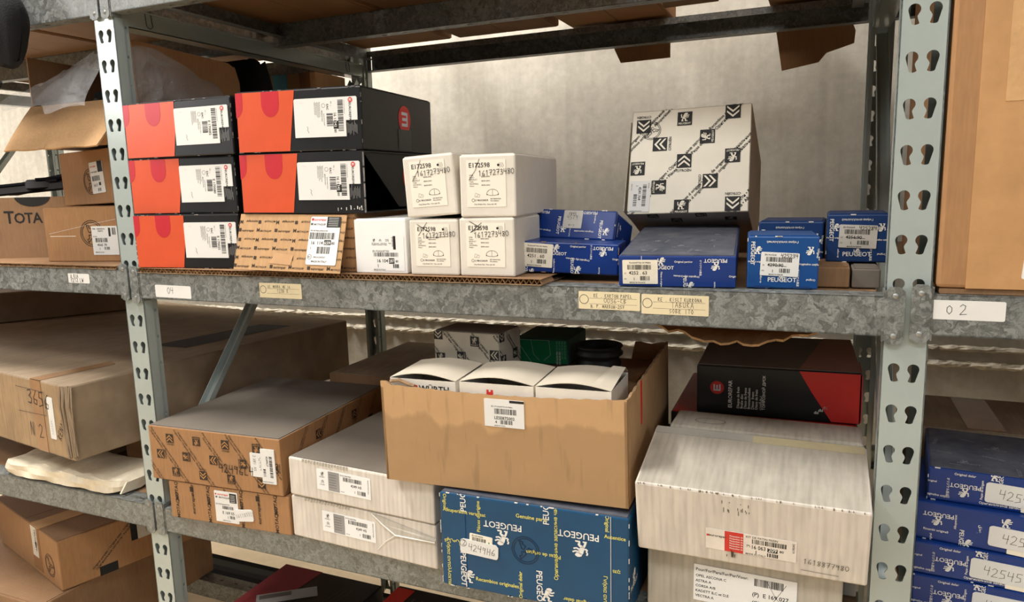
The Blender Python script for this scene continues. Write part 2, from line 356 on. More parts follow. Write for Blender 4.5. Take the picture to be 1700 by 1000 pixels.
    def diag(s, u, v, ang, size, m, words, length, gap):
        """two parallel lines of small multilingual text"""
        a = R(ang); c, n = math.cos(a), math.sin(a)
        for k, off in enumerate((0, -gap)):
            x = rnd.uniform(0, .02); i = rnd.randrange(len(words))
            while x < length:
                t = words[i % len(words)]; i += 1; wd = text_tris(t)[1]*size
                s.text(t, u+x*c-off*n, v+x*n+off*c, size, m, ang, lay=1); x += wd+size*.3
    def recycle(s, u, v, r, m):
        s.ring(u, v, r, r*.05, m); s.ring(u, v, r*.86, r*.05, m)
        for k in range(3):
            a = 90+120*k
            P = [(.12, .28), (.62, .42), (.58, .18), (.42, .22), (.30, -.02), (.05, .1)]
            s.line(P+[P[0]], r*.06, m, (u, v), a, r*1.0)
    def eur(s, u, v, r, rot, m1, m2, lay=2):
        s.disc(u, v, r, m1, lay=lay)
        for x0, y0, x1, y1 in ((-.42, .3, .5, .52), (-.42, -.11, .4, .11), (-.42, -.52, .5, -.3), (-.5, -.5, -.28, .5)):
            s.poly([(x0, y0), (x1, y0), (x1, y1), (x0, y1)], m2, (u, v), rot, r, lay=lay+1)
    def emit(s, mb, O, U, V, lift=.0005, step=.0002):
        O, U, V = Vector(O), Vector(U), Vector(V); n = U.cross(V)
        for q, m, lay in s.p:
            mb.add([O+U*x+V*y+n*(lift+lay*step) for x, y in q], [tuple(range(len(q)))], m)
def frame(face, w, d, h):
    return {'front': ((0, 0, 0), (1, 0, 0), (0, 0, 1), w, h), 'right': ((w, 0, 0), (0, 1, 0), (0, 0, 1), d, h), 'top': ((0, 0, h), (1, 0, 0), (0, 1, 0), w, d),
            'left': ((0, d, 0), (0, -1, 0), (0, 0, 1), d, h), 'bottom': ((0, d, 0), (1, 0, 0), (0, -1, 0), w, d)}[face]
def put(root, face, dims, pr, name='printed_pattern', lift=.0005):
    O, U, V, _, _ = frame(face, *dims); mb = MB(); pr.emit(mb, O, U, V, lift)
    if not mb.f: return None
    o = mb.build(name, root)
    if name in ('printed_pattern', 'small_print'): o['kind'] = 'stuff'
    return o
def face_print(dims, face): f = frame(face, *dims); return Print(f[3], f[4])
def sticker(root, face, dims, u, v, w, h, draw, rot=0, base=paper, r=.002, name='sticker', lift=.0012, shape=None):
    """paper label stuck on a face, with its print, as one part"""
    O, U, V, _, _ = frame(face, *dims); O, U, V = Vector(O), Vector(U), Vector(V); n = U.cross(V)
    a = R(rot); U2, V2 = U*math.cos(a)+V*math.sin(a), V*math.cos(a)-U*math.sin(a); P0 = O+U*u+V*v
    pr = Print(w, h)
    if shape: pr.poly(shape, base)
    else: pr.rrect(0, 0, w, h, base, r)
    pr.lay = 1
    if draw: draw(pr, w, h)
    mb = MB(); pr.emit(mb, P0, U2, V2, lift, .00015)
    e = [(r, 0), (w-r, 0), (w, r), (w, h-r), (w-r, h), (r, h), (0, h-r), (0, r)] if not shape else shape
    q = [P0+U2*x+V2*y+n*lift for x, y in e]; k = len(q)
    mb.add(q+[p-n*(lift-.0002) for p in q], [(i, k+i, k+(i+1) % k, (i+1) % k) for i in range(k)], base)
    return mb.build(name, root)
def carton(name, label, cat, loc, ypr, dims, mats, group=None, bevel=.0016, top=None, seam=None, edge=None):
    """closed carton: body with folded edges, closing flaps on top when seen; mats: side material or dict per face"""
    w, d, h = dims; root = thing(name, label, cat, loc, ypr, group)
    g = (lambda f: mats.get(f, mats['all'])) if isinstance(mats, dict) else (lambda f: mats)
    mb = MB(); x0, y0, z0, x1, y1, z1 = 0, 0, 0, w, d, h
    V = [(x0, y0, z0), (x1, y0, z0), (x1, y1, z0), (x0, y1, z0), (x0, y0, z1), (x1, y0, z1), (x1, y1, z1), (x0, y1, z1)]
    for f, q in (('bottom', (0, 3, 2, 1)), ('top', (4, 5, 6, 7)), ('front', (0, 1, 5, 4)), ('right', (1, 2, 6, 5)), ('back', (2, 3, 7, 6)), ('left', (3, 0, 4, 7))):
        b = len(mb.v); mb.v += [V[i] for i in q]; mb.f.append((b, b+1, b+2, b+3)); mb.m.append(mb.slot(g(f)))
    mb.build('body', root, bevel=bevel, seg=2)
    t = .0012
    if seam == 'x':      # two top flaps meeting along the width
        for a, b in ((.004, d/2-.0008), (d/2+.0008, d-.004)):
            m2 = MB(); m2.box((.004, a, h-.0004), (w-.004, b, h+t), g('top')); m2.build('flap', root)
    elif seam == 'y':
        for a, b in ((.004, w/2-.0008), (w/2+.0008, w-.004)):
            m2 = MB(); m2.box((a, .004, h-.0004), (b, d-.004, h+t), g('top')); m2.build('flap', root)
    elif seam == 'lid':  # one tuck lid
        m2 = MB(); m2.box((.003, .003, h-.0004), (w-.003, d-.003, h+t), g('top')); m2.build('lid', root)
    if edge:             # bare worn fibre along the folded edges, standing proud in short nicks
        m3 = MB()
        for i in range(edge[1]):
            k = rnd.choice('tlrb'); L_ = rnd.uniform(.0015, .008)
            if k == 't': u = rnd.uniform(0, w-L_); m3.box((u, -.0004, h-.0010), (u+L_, .001, h+.0003), edge[0])
            elif k == 'b': u = rnd.uniform(0, w-L_); m3.box((u, -.0004, -.0001), (u+L_, .001, .0008), edge[0])
            else:
                z = rnd.uniform(0, h-L_ if h > L_ else 0); x = 0 if k == 'l' else w
                m3.box((x-.0004, -.0004, z), (x+.0004, .001, min(h, z+L_)), edge[0])
        tag(m3.build('worn_edge', root), kind='stuff')
    return root
# ------------------------------------------------------------------ the setting
WALL_Y = 1.1
m = MB(); m.box((-5, WALL_Y, 0), (5, WALL_Y+.2, 3.4), concrete); tag(m.build('wall_back'), kind='structure')
m = MB(); m.box((-6, -5, -.1), (6, WALL_Y, 0), floor_m); tag(m.build('floor'), kind='structure')
m = MB(); m.box((-6, -5, 3.4), (6, WALL_Y+.2, 3.5), ceil_m); tag(m.build('ceiling'), kind='structure')
# rough pour joint running along the wall
m = MB(); n = 420
for z0, hh, dep, k in ((.748, .020, .020, 3), (.790, .016, .013, 5)):
    rows = [[] for _ in range(6)]
    for i in range(n+1):
        x = -3+6*i/n
        for j in range(6):
            t = j/5; a = math.sin(math.pi*t)
            q = dep*a*(.7+.3*math.sin(x*31*k)*math.sin(x*13+k))+rnd.uniform(-.003, .003)*a
            rows[j].append((x, WALL_Y+.002-q, z0+hh*t+rnd.uniform(-.0025, .0025)))
    m.sheet(rows, concrete_rough)
tag(m.build('trim_1'), 'rough bright concrete pour ridge along the wall', None, None, 'structure')

# ------------------------------------------------------------------ the rack
BAY = 1.2454; DEP = .76
rack = thing('shelving_rack', 'grey painted keyhole posts with galvanised beams forming a long storage rack', 'shelving')
def keyhole(cx, cy, sgn, r=.0062):
    """round entry hole with a slot below; outer edge runs straight down, inner edge has a neck; sgn +1: outer edge at -x"""
    pts = [(r*math.cos(R(a)), r*math.sin(R(a))) for a in range(192, -53, -17)]
    pts += [(.0030, -.0072), (.0036, -.0100), (.0052, -.0146), (.0040, -.0156), (.0012, -.0162), (-.0014, -.0158), (-.0026, -.0148)]
    return [(cx+sgn*x, cy+y) for x, y in pts]
hw = .0235; p = .05; NZ = 40; Z0 = -.0225+.05*0   # cells so that hole centres lie at multiples of 0.05
cv, cf = curve_mesh([[(-hw, -p/2), (hw, -p/2), (hw, p/2), (-hw, p/2)], keyhole(-.0101, 0, 1), keyhole(.0101, 0, -1)], .0018)
circ = lambda cx, cy, r, n=10: [(cx+r*math.cos(2*math.pi*i/n), cy+r*math.sin(2*math.pi*i/n)) for i in range(n)]
sv, sf = curve_mesh([[(0, -p/2), (.012, -p/2), (.012, p/2), (0, p/2)], circ(.0065, .012, .0028)], .0016)
def post_mesh(flip):
    mb = MB(); s = -1 if flip else 1
    zs = [p*i for i in range(1, NZ)]
    for z in zs: mb.add([(v.x, s*(v.z+.0009), v.y+z) for v in cv], cf, paint)
    za, zb = zs[0]-p/2, zs[-1]+p/2
    for sx in (-1, 1):
        a, b = sorted((sx*hw, sx*(hw-.0016))); y0, y1 = sorted((s*.0, s*.019))
        mb.box((a, y0, za), (b, y1, zb), paint)                              # side of the channel
        a, b = sorted((sx*hw, sx*(hw-.005))); y0, y1 = sorted((s*.0185, s*.0200)); mb.box((a, y0, za), (b, y1, zb), paint)   # inward jog
        for z in zs: mb.add([(sx*(hw-.004+v.z), s*(.0195+v.x), v.y+z) for v in sv], sf, paint)
        a, b = sorted((sx*(hw-.004), sx*(hw-.012))); y0, y1 = sorted((s*.0310, s*.0326)); mb.box((a, y0, za), (b, y1, zb), paint)  # return lip
    return mb
pf = post_mesh(False).build('upright_post', rack); pb = post_mesh(True).build('upright_post', rack)
first = {0: True, 1: True}
for i in (-1, 0, 1, 2):
    for k, src in ((0, pf), (1, pb)):
        if first[k]: o = src; first[k] = False
        else: o = src.copy(); C.objects.link(o); o.parent = rack
        o.location = (BAY*i, 0 if k == 0 else DEP+.02, 0)
# beams
L = BAY-2*hw
def flange(depth, n=24):
    holes = []
    for i in range(n):
        x = .03+(L-.06)*i/(n-1); holes.append([(x-.006, depth*.42), (x+.006, depth*.42), (x+.006, depth*.42+.004), (x-.006, depth*.42+.004)])
    return curve_mesh([[(0, 0), (L, 0), (L, depth), (0, depth)]]+holes, .0015)
fv, ff = flange(.038)
def beam_mesh(h):
    mb = MB()
    mb.box((0, 0, 0), (L, .0016, h), galv)
    mb.add([(v.x, v.y, h+v.z-.0007) for v in fv], ff, galv)
    mb.add([(v.x, v.y*.7, .0007+v.z) for v in fv], ff, galv)
    mb.box((0, .0364, h-.014), (L, .038, h-.001), galv)
    return mb
def connector(mb_, x, sgn):
    """end plate hooked over the post: sgn -1 plate lies towards -x of x"""
    a, b = (x-.0205, x) if sgn < 0 else (x, x+.0205)
    c = .005; lo, hi = -.009, .058
    pts = [(a+c, lo), (b-c, lo), (b, lo+c), (b, hi-c), (b-c, hi), (a+c, hi), (a, hi-c), (a, lo+c)]
    mb_.prism(pts, 1, -.0022, .0004, galv)
    xe = x+(.0008 if sgn < 0 else -.0008)
    q0, q1 = sorted((x, x-sgn*.002)); mb_.box((q0, -.001, lo+.003), (q1, .020, hi-.003), galv)
    return (a+b)/2
BH = .047
bm_mesh = None
rv = MB(); rv.lathe([(0, .0016), (.0016, .0015), (.0028, .0005), (.0034, .0003), (.0034, 0)], steel, 12); rv_o = rv.build('rivet', rack, smooth=True)
rv_first = True
beams = {}
conn_mesh = {}
def beam(i, z, y=-.0045, conn=True, key=None, flip=False):
    global bm_mesh, rv_first
    if bm_mesh is None: o = beam_mesh(BH).build('beam', rack); bm_mesh = o.data
    else: o = link('beam', bm_mesh, rack)
    o.location = (BAY*i+hw, y, z)
    if flip: o.rotation_euler = (0, 0, math.pi); o.location = (BAY*(i+1)-hw, y, z)
    if conn:
        for x, sg in ((0, -1), (L, 1)):
            if sg not in conn_mesh:
                cm = MB(); connector(cm, x, sg); c = cm.build('connector_plate', o); conn_mesh[sg] = c.data
            else: c = link('connector_plate', conn_mesh[sg], o)
            for zz in (.001, .048):
                if rv_first: q = rv_o; rv_first = False
                else: q = link('rivet', rv_o.data)
                q.parent = o
                q.location = (x+sg*.0105, -.0022, zz); q.rotation_euler = (R(90), 0, 0)
    if key: beams[key] = o
    return o
LV = {'low': .589, 'mid': 1.0385, 'bottom': .145, 'top': 1.531}
for nm, z in LV.items():
    for i in (-1, 0, 1):
        dz = .004 if (i != 0 and nm == 'mid') else 0
        beam(i, z+dz, key=(nm, i)); beam(i, z, DEP+.0245, False, None, True)
for i in (-1, 0):
    for nm, up in (('top', .006), ('bottom', -.0005)): beam(i, LV[nm]+up, .40, False)
# frame ties and diagonal braces
tie = MB(); tie.box((-.0175, .034, 0), (.0175, DEP-.014, .0016), paint); tie.box((.0160, .034, 0), (.0175, DEP-.014, .030), paint); tie.box((-.0175, .034, 0), (-.016, DEP-.014, .030), paint)
tie.box((.013, .034, .029), (.0215, DEP-.014, .0315), paint)
tie_o = None
br = MB(); ln = math.hypot(.70, .84)
br.box((-.011, 0, -.0008), (.011, ln, .0008), paint); br.box((.0095, 0, 0), (.011, ln, .012), paint); br.box((-.011, 0, 0), (-.0095, ln, .012), paint)
br_o = None
for i in (-1, 0, 1, 2):
    for z in (1.514,):
        if tie_o is None: tie_o = tie.build('cross_tie', rack); o = tie_o
        else: o = link('cross_tie', tie_o.data, rack)
        o.location = (BAY*i, 0, z)
    if br_o is None: br_o = br.build('diagonal_brace', rack); o = br_o
    else: o = link('diagonal_brace', br_o.data, rack)
    o.location = (BAY*i, .035, .660); o.rotation_euler = (math.atan2(.84, .70), 0, 0)
for y in (.075, .675):
    ck = MB(); ck.tube([(.0195, y-.006, 1.552)]+[(.0225, y+.007*math.sin(a), 1.524-.006*math.cos(a)) for a in (-1.3, -.6, 0, .6, 1.3)]+[(.0195, y+.006, 1.552)], .0007, rubber, 5)
    ck.build('hook_wire', rack)
for i in (-1, 0, 1):
    for x in (.033, BAY-.037):
        sb = MB(); sb.box((0, .034, .024), (.0016, DEP-.014, .052), galv); sb.box((0, .034, .024), (.02 if x < .1 else -.02, DEP-.014, .0256), galv)
        o = sb.build('side_beam', rack); o.location = (BAY*i+x, 0, 1.532)
# decks
def deck(name, label, x0, x1, y0, y1, z0, z1, mt, bow=0):
    t = thing(name, label, 'board', ((x0+x1)/2, y0, z0))
    mb = MB(); n = 12; hx = (x1-x0)/2
    rows = [[(-hx+2*hx*i/n, (y1-y0)*j/6, z1-z0-bow*math.sin(math.pi*j/6)) for i in range(n+1)] for j in range(7)]
    mb.sheet(rows, mt, z1-z0)
    mb.build('panel', t); return t
G_ = .0012
deck('shelf_board', 'thin brown hardboard shelf under the cartons on the main middle shelf', .03, BAY-.03, .036, DEP-.016, 1.0765, 1.0838, kraft_dk)
deck('shelf_board', 'thin brown hardboard shelf under the tan stacked cartons beside the clear bag', -BAY+.03, -.03, .036, DEP-.016, 1.0815, 1.0888, kraft_dk)
deck('shelf_board', 'thin brown hardboard shelf under the tall tan carton beside tag 02', BAY+.03, 2*BAY-.03, .036, DEP-.016, 1.0805, 1.0888, kraft_dk)
deck('shelf_board', 'thin brown hardboard lower shelf under the white long cartons', .03, BAY-.03, .036, DEP-.016, .6275, .635, kraft_dk)
deck('shelf_board', 'thin brown hardboard lower shelf under the foam wrapped slab', -BAY+.03, -.03, .036, DEP-.016, .6275, .635, kraft_dk)
deck('shelf_board', 'thin brown hardboard lower shelf under the stacked blue cartons', BAY+.03, 2*BAY-.03, .036, DEP-.016, .6275, .635, kraft_dk)
deck('shelf_board', 'thin brown hardboard bottom shelf under the glossy red and black cartons', .03, BAY-.03, .036, .33, .1855, .1925, kraft_dk)
# long dark bar shape on the floor behind
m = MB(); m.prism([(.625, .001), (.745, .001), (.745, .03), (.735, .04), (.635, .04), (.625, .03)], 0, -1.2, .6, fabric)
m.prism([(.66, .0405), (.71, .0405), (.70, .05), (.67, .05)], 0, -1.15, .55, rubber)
tag(m.build('floor_dark_bar'), 'long dark bar lying on the pale floor under the rack', 'rail')

# stickers on the beams (writing in pen)
def beam_tag(key, x, z, w, h, draw, base=paper, r=.002, rot=0, name='location_sticker'):
    o = beams[key]; bx, by, bz = o.location
    return sticker(o, 'front', (L, 1, BH), x-bx, z-bz, w, h, draw, rot, base, r, name, .0006)
def d04(pr, w, h): pr.hand('04', w*.34, h*.32, .011, wd=.0007)
def d02(pr, w, h): pr.hand('0', w*.33, h*.30, .0095, wd=.0006); pr.hand('2', w*.48, h*.30, .0115, wd=.0006)
def dz(pr, w, h): pr.hand('ZORRO' if False else 'ADRIA', w*.12, h*.58, .006, ink, .0008); pr.hand('7212 LW', w*.10, h*.10, .0075, ink, .0008)
beam_tag(('mid', 0), .062, 1.0425, .085, .022, d04, rot=-.4)
beam_tag(('mid', 1), 1.256, 1.0615, .084, .022, d02)
beam_tag(('mid', -1), -.163, 1.0615, .058, .018, dz)
def dold(ls):
    def f(pr, w, h):
        pr.ring(w*.09, h*.55, .0065, .0008, ink_soft)
        for i, (t, x, s) in enumerate(ls): pr.hand(t, w*x, h*(.68-.30*i), s, ink_soft, .0005)
        pr.line([(w*.18, h*.62), (w*.95, h*.64)], .0003, ink_soft); pr.line([(w*.18, h*.30), (w*.95, h*.31)], .0003, ink_soft)
    return f
beam_tag(('mid', 0), .300, 1.0505, .086, .0245, dold([('LE. MOURA. MEDIA', .2, .0042), ('123BFR', .42, .0055), ('', 0, 1)]), paper_old, .001)
beam_tag(('mid', 0), .852, 1.0555, .084, .024, dold([('REF. KARTON PAPEL', .25, .0045), ('0036-CB', .42, .0062), ('N. P. MARRON-257', .2, .0042)]), paper_old, .001)
beam_tag(('mid', 0), .938, 1.0525, .086, .026, dold([('REF. KISLT KURRONA', .25, .0045), ('TABURA', .45, .0068), ('SOBRFITO', .42, .0055)]), paper_old, .001)
# ------------------------------------------------------------------ corrugated sheet lining the main shelf
def corrugated(label, x0, x1, y0, y1, z0, t, pitch=.008, wob=0):
    r = thing('corrugated_sheet', label, 'cardboard', (x0, y0, z0))
    Lx, Ly = x1-x0, y1-y0
    for nm, a in (('bottom_liner', 0), ('top_liner', t-.0007)):
        mb = MB(); rows = [[(Lx*i/60, (0 if j else -rnd.uniform(0, .0025))+Ly*j, a+.0007+(wob*math.sin(i*.7+1))*(1-j)) for i in range(61)] for j in range(2)]
        mb.sheet(rows, kraft_in if not a else kraft_dk, .0007); mb.build(nm, r)
    mb = MB(); n = int(Lx/pitch*2); A = []
    for i in range(n+1): A.append((Lx*i/n, .0009 if i % 2 else t-.0009))
    rows = [[(x, .0015+rnd.uniform(-.0015, .002), z) for x, z in A], [(x, .05, z) for x, z in A]]
    mb.sheet(rows, kraft_lt, .0006); mb.build('fluting', r)
    return r
corrugated('corrugated cardboard sheet with open flutes under the orange and black cartons', .028, .80, -.008, .58, 1.0858, .0088)
corrugated('thin cardboard sheet under the tan cartons on the shelf tagged 7212', -.62, -.03, -.006, .5, 1.0898, .0062, .006)
t = thing('sagging_cardboard', 'ragged brown cardboard sheet sagging under the main shelf beam', 'cardboard', (1.05, .05, 1.0))
mb = MB(); rows = []
for j in range(8):
    row = []
    for i in range(25):
        u = i/24; x = -.115+.235*u
        row.append((x, .46*j/7-(.008*math.sin(u*23)+.006*math.sin(u*61))*(j == 0), .034-.026*math.sin(math.pi*min(1, u*1.05))*(1-.5*j/7)+.002*math.sin(u*40)*(j == 0)))
    rows.append(row)
mb.sheet(rows, kraft_lt, .003); mb.build('sheet', t)

# ------------------------------------------------------------------ shared print designs
def euro_label(num, boxed=None):
    def f(pr, w, h):
        pr.eur(w*.90, h*.915, w*.034, -90, redp, paper, lay=2)
        pr.text('EUROREPAR', w*.875, h*.85, h*.092, ink, -90, lay=1)
        for k in range(3): pr.text('Une marque du groupe auto', w*(.80-.012*k), h*.92, h*.03, ink_soft, -90, lay=1, maxw=h*.5) if k == 0 else None
        pr.bars(w*.70, h*.93, h*.82, w*.085, ink, -90, lay=1, n=34)
        pr.text(num, w*.635, h*.62, h*.105, ink, -90, lay=1)
        if boxed:
            pr.rect(w*.625, h*.30, h*.17, w*.085, ink, -90, lay=1) if False else pr.poly([(w*.625, h*.20), (w*.705, h*.20), (w*.705, h*.40), (w*.625, h*.40)], ink, lay=1)
            pr.text(boxed, w*.640, h*.395, h*.10, paper, -90, lay=2, maxw=h*.18); pr.text('80', w*.635, h*.19, h*.09, ink, -90, lay=1)
        pr.bars(w*.52, h*.60, h*.33, w*.10, ink, -90, lay=1, n=16)
        pr.text('EAC', w*.525, h*.84, h*.085, ink, -90, lay=1); pr.ring(w*.475, h*.80, h*.055, h*.008, ink_soft, 16, lay=1)
        pr.text('P/N', w*.59, h*.9, h*.04, ink_soft, -90, lay=1); pr.text('1', w*.58, h*.8, h*.05, ink_soft, -90, lay=1)
        pr.text('MADE IN ITALY', w*.44, h*.68, h*.042, ink, -90, lay=1); pr.text('Sachsen Brake GmbH', w*.475, h*.6, h*.035, ink_soft, -90, lay=1)
        for k in range(5): pr.text('Plaquettes de frein avant arriere', w*(.33+.02*k), h*(.9-.02*(k % 2)), h*.034, ink_soft, -90, lay=1, maxw=h*rnd.uniform(.28, .42))
        pr.line([(w*.20, h*.28), (w*.215, h*.24), (w*.205, h*.2), (w*.225, h*.12)], .0006, ink_soft, lay=1)
        pr.line([(w*.10, h*.90), (w*.15, h*.89)], .001, mat('pale_pen_mark', (226, 214, 210), .7), lay=1)
    return f
def euro_box(label, loc, ypr, dims, num, boxed, split=(.455, .485, .492), lab=(.49, .20, .485, .655), group='orange and black brake part cartons', right=None, body=True):
    w, d, h = dims
    if body: r = carton('brake_part_carton', label, 'carton', loc, ypr, dims, black_card, group, .0022, seam='lid', edge=(black_scuff, 26))
    else: r = thing('brake_part_carton', label, 'carton', loc, ypr, group)
    pr = Print(w, h); n = 8
    edge = [(w*split[0], 0), (w*(split[0]+.4*(split[1]-split[0])), h*.2), (w*split[1], h*.45), (w*split[2], h)]
    pr.poly([(.0012, .0012)]+[(x, min(max(y, .0012), h-.0012)) for x, y in edge]+[(.0012, h-.0012)], orange)
    def pill(u0, u1, v0):
        rr = w*(u1-u0)/2; cx = w*(u0+u1)/2; pts = [(w*u0, h-.0012)]+[(cx-rr*math.cos(math.pi*k/10), h*v0+rr-rr*1.15*math.sin(math.pi*k/10)) for k in range(11)]+[(w*u1, h-.0012)]
        pr.poly(pts, crimson, lay=1)
    pill(-.09, .058, .60); pill(.215, .36, .60)
    put(r, 'front', dims, pr, 'colour_print')
    lw, lh = w*lab[2], h*lab[3]
    sh = [(0, 0), (lw*.82, 0), (lw*.82, lh*.41), (lw, lh*.41), (lw, lh-.002), (lw-.002, lh), (.002, lh), (0, lh-.002)]
    sticker(r, 'front', dims, w*lab[0], h*lab[1], lw, lh, euro_label(num, boxed), 0, paper, .002, 'part_label', .0016, sh)
    p2 = Print(w, h)
    for k in range(9): p2.rect(w*lab[0]+lw*(.84+.018*k), h*lab[1]+lh*(.02+rnd.uniform(0, .12)), .0005, lh*rnd.uniform(.2, .32), ink_grey)
    put(r, 'front', dims, p2, 'small_print', .0011)
    return r
zc = 1.0950
euro_box('orange and black carton lowest in the stack against the post, part E 170025', (.034, -.011, zc), (5.8, 0, 0), (.219, .24, .0925), 'E 170025', None)
euro_box('orange and black carton in the middle of the three-high stack, part E 170080', (.025, -.001, zc+.0943), (3.9, 0, 0), (.226, .24, .0945), 'E 170080', None)
euro_box('orange and black carton topmost against the post, part E 170082', (.025, -.001, zc+.1905), (1.6, 0, 0), (.236, .24, .0925), 'E 170082', None)
b1 = euro_box('orange and black carton with red emblem on its end, topmost beside the three-high stack', (.281, -.005, 1.2852), (4.6, 0, .8), (.226, .25, .0945), '16 114', '542', (.43, .455, .487), (.482, .22, .49, .62))
d1 = (.226, .25, .0945); pr = Print(.25, .0945)
pr.eur(.142, .055, .0225, 180, redp, mat('silver_print', (206, 208, 212), .35), lay=0)
put(b1, 'right', d1, pr, 'emblem')
fl = MB(); fl.box((.2262, .118, .004), (.2268, .165, .038), mat('dark_clear_tape', (52, 52, 52), .15)); fl.build('tape', b1)
# the opened one below it: hollow carton, end flap hanging
b2d = (.232, .25, .0945); b2 = euro_box('orange and black carton with its end flap hanging open, above the tan printed carton', (.276, -.001, 1.1888), (2.6, 0, .6), b2d, '16 114', '542', (.43, .455, .487), (.482, .22, .49, .62), body=False)
w, d, h = b2d; t_ = .0022; mb = MB()
mb.box((0, 0, 0), (w, d, t_), black_card); mb.box((0, 0, h-t_), (w, d, h), black_card); mb.box((0, 0, t_), (w, t_, h-t_), black_card); mb.box((0, d-t_, t_), (w, d, h-t_), black_card); mb.box((0, t_, t_), (t_, d-t_, h-t_), black_card)
mb.build('body', b2)
mb = MB(); mb.prism([(.008, h-.002), (.235, h-.002), (.235, .006), (.112, .006)], 0, w-.006, w-.0045, black_card); mb.build('flap', b2)
pr = Print(.25, h); pr.eur(.150, .055, .0225, 180, redp, white_ink, lay=0); O, U, V, _, _ = frame('right', *b2d); allp = pr.p
for nm, sel in (('emblem_disc', [q_ for q_ in allp if q_[2] == 0]), ('emblem_letter', [q_ for q_ in allp if q_[2] > 0])):
    pr.p = sel; mb = MB(); pr.emit(mb, (w-.0045, 0, 0), U, V); mb.build(nm, b2)
mb = MB()
for q in range(4): mb.box((w-.0015, -.0005, h*q/4+.001), (w+.0006, .0012, h*(q+1)/4-.002), black_scuff)
for q in range(14): u = w-.004-.05*rnd.random()**2; mb.box((u, -.0005, .003+.009*rnd.random()), (u+rnd.uniform(.0006, .0018), .0, .0034+.009*rnd.random()), white_lip)
tag(mb.build('worn_edge', b2), kind='stuff')

# tan printed carton with its lid flap hanging over the front
qd = (.214, .24, .0915); q = carton('printed_tan_carton', 'tan printed carton with skewed lid flap hanging over its front', 'carton', (.270, .006, zc), (2.0, 0, 0), qd, kraft, None, .0015)
def motaquip(pr, w, h, m, sz=.0068, pu=.036, pv=.0155, ang=0):
    for j in range(-1, int(h/pv)+2):
        for i in range(-1, int(w/pu)+2):
            u, v = i*pu+(j % 2)*pu*.4, j*pv+.004; fl_ = 180 if j % 2 else 0; k = (i+j//2) % 2
            if fl_: u += pu*.8; v += sz*.6
            if k:
                pr.text('M', u, v, sz*1.25, m, fl_+ang); pr.text('MOTAQUIP', u+(sz*1.15 if not fl_ else -sz*1.15), v, sz*.62, m, fl_+ang)
            else:
                s_ = sz*.8; pr.poly([(0, 0), (s_, 0), (s_, s_), (0, s_)], m, (u, v), fl_+ang); pr.text('eurorepar', u+(s_*1.3 if not fl_ else -s_*1.3), v, sz*.85, m, fl_+ang)
pr = Print(qd[0], qd[2]); motaquip(pr, qd[0], qd[2], ink_brown); put(q, 'front', qd, pr)
# flap: local frame hinge at top front edge, tilted outwards
fw, fh = .205, .0925; a = R(24)
fo = bpy.data.objects.new('lid_flap', None)
def flap_mesh(mt, pr, stick):
    mb = MB(); mb.box((0, -.0012, -fh), (fw, .0, 0), mt); pr.emit(mb, (0, -.0012, -fh), (1, 0, 0), (0, 0, 1), .0004)
    for p_ in stick: p_[0].emit(mb, (p_[1], -.0012, p_[2]-fh), (math.cos(p_[3]), 0, math.sin(p_[3])), (-math.sin(p_[3]), 0, math.cos(p_[3])), .0010, .00015)
    return mb
pr = Print(fw, fh); motaquip(pr, fw, fh, ink_brown, .0068, .036, .0148)
tp = mat('clear_tape_on_kraft', (196, 152, 106), .25, coat=.6); pr.poly([(.07, .012), (.112, .010), (.115, .026), (.08, .03)], tp, lay=2)
lp = Print(.056, .077); lp.rrect(0, 0, .056, .077, paper, .003); lp.lay = 1
lp.rect(.031, .060, .025, .017, ink); [lp.rect(.034, .0625+.003*k, .018, .0006, paper, lay=2) for k in range(5)]
lp.rect(.002, .0705, .004, .004, redp); lp.text('eurorepar', .0068, .0705, .0058, redp, maxw=.023); lp.text('M', .001, .0630, .006, ink); lp.text('MOTAQUIP', .0072, .0632, .0042, ink)
lp.text('Kit de frein prémontés', .002, .0535, .0035, ink); lp.bars(.002, .041, .048, .0105, ink, n=40)
lp.text('16  114', .005, .0325, .0075, ink); lp.rect(.030, .0318, .0125, .008, ink); lp.text('659', .0306, .0327, .0072, paper, lay=2, maxw=.011); lp.text('80', .0435, .0327, .0062, ink)
lp.text('1', .005, .025, .005, ink); lp.bars(.018, .018, .024, .011, ink, n=18); lp.ring(.006, .0125, .004, .0006, ink); lp.text('R1', .0035, .0110, .004, ink); lp.text('90R-01234/567', .013, .011, .0036, ink_soft); lp.text('MADE IN ITALY', .010, .004, .0042, ink)
fo = flap_mesh(kraft_lt, pr, [(lp, .140, .012, 0)]).build('lid_flap', q)
fo.location = (-.002, -.0032, qd[2]+.0008); fo.rotation_euler = (-R(17), R(1.0), 0)

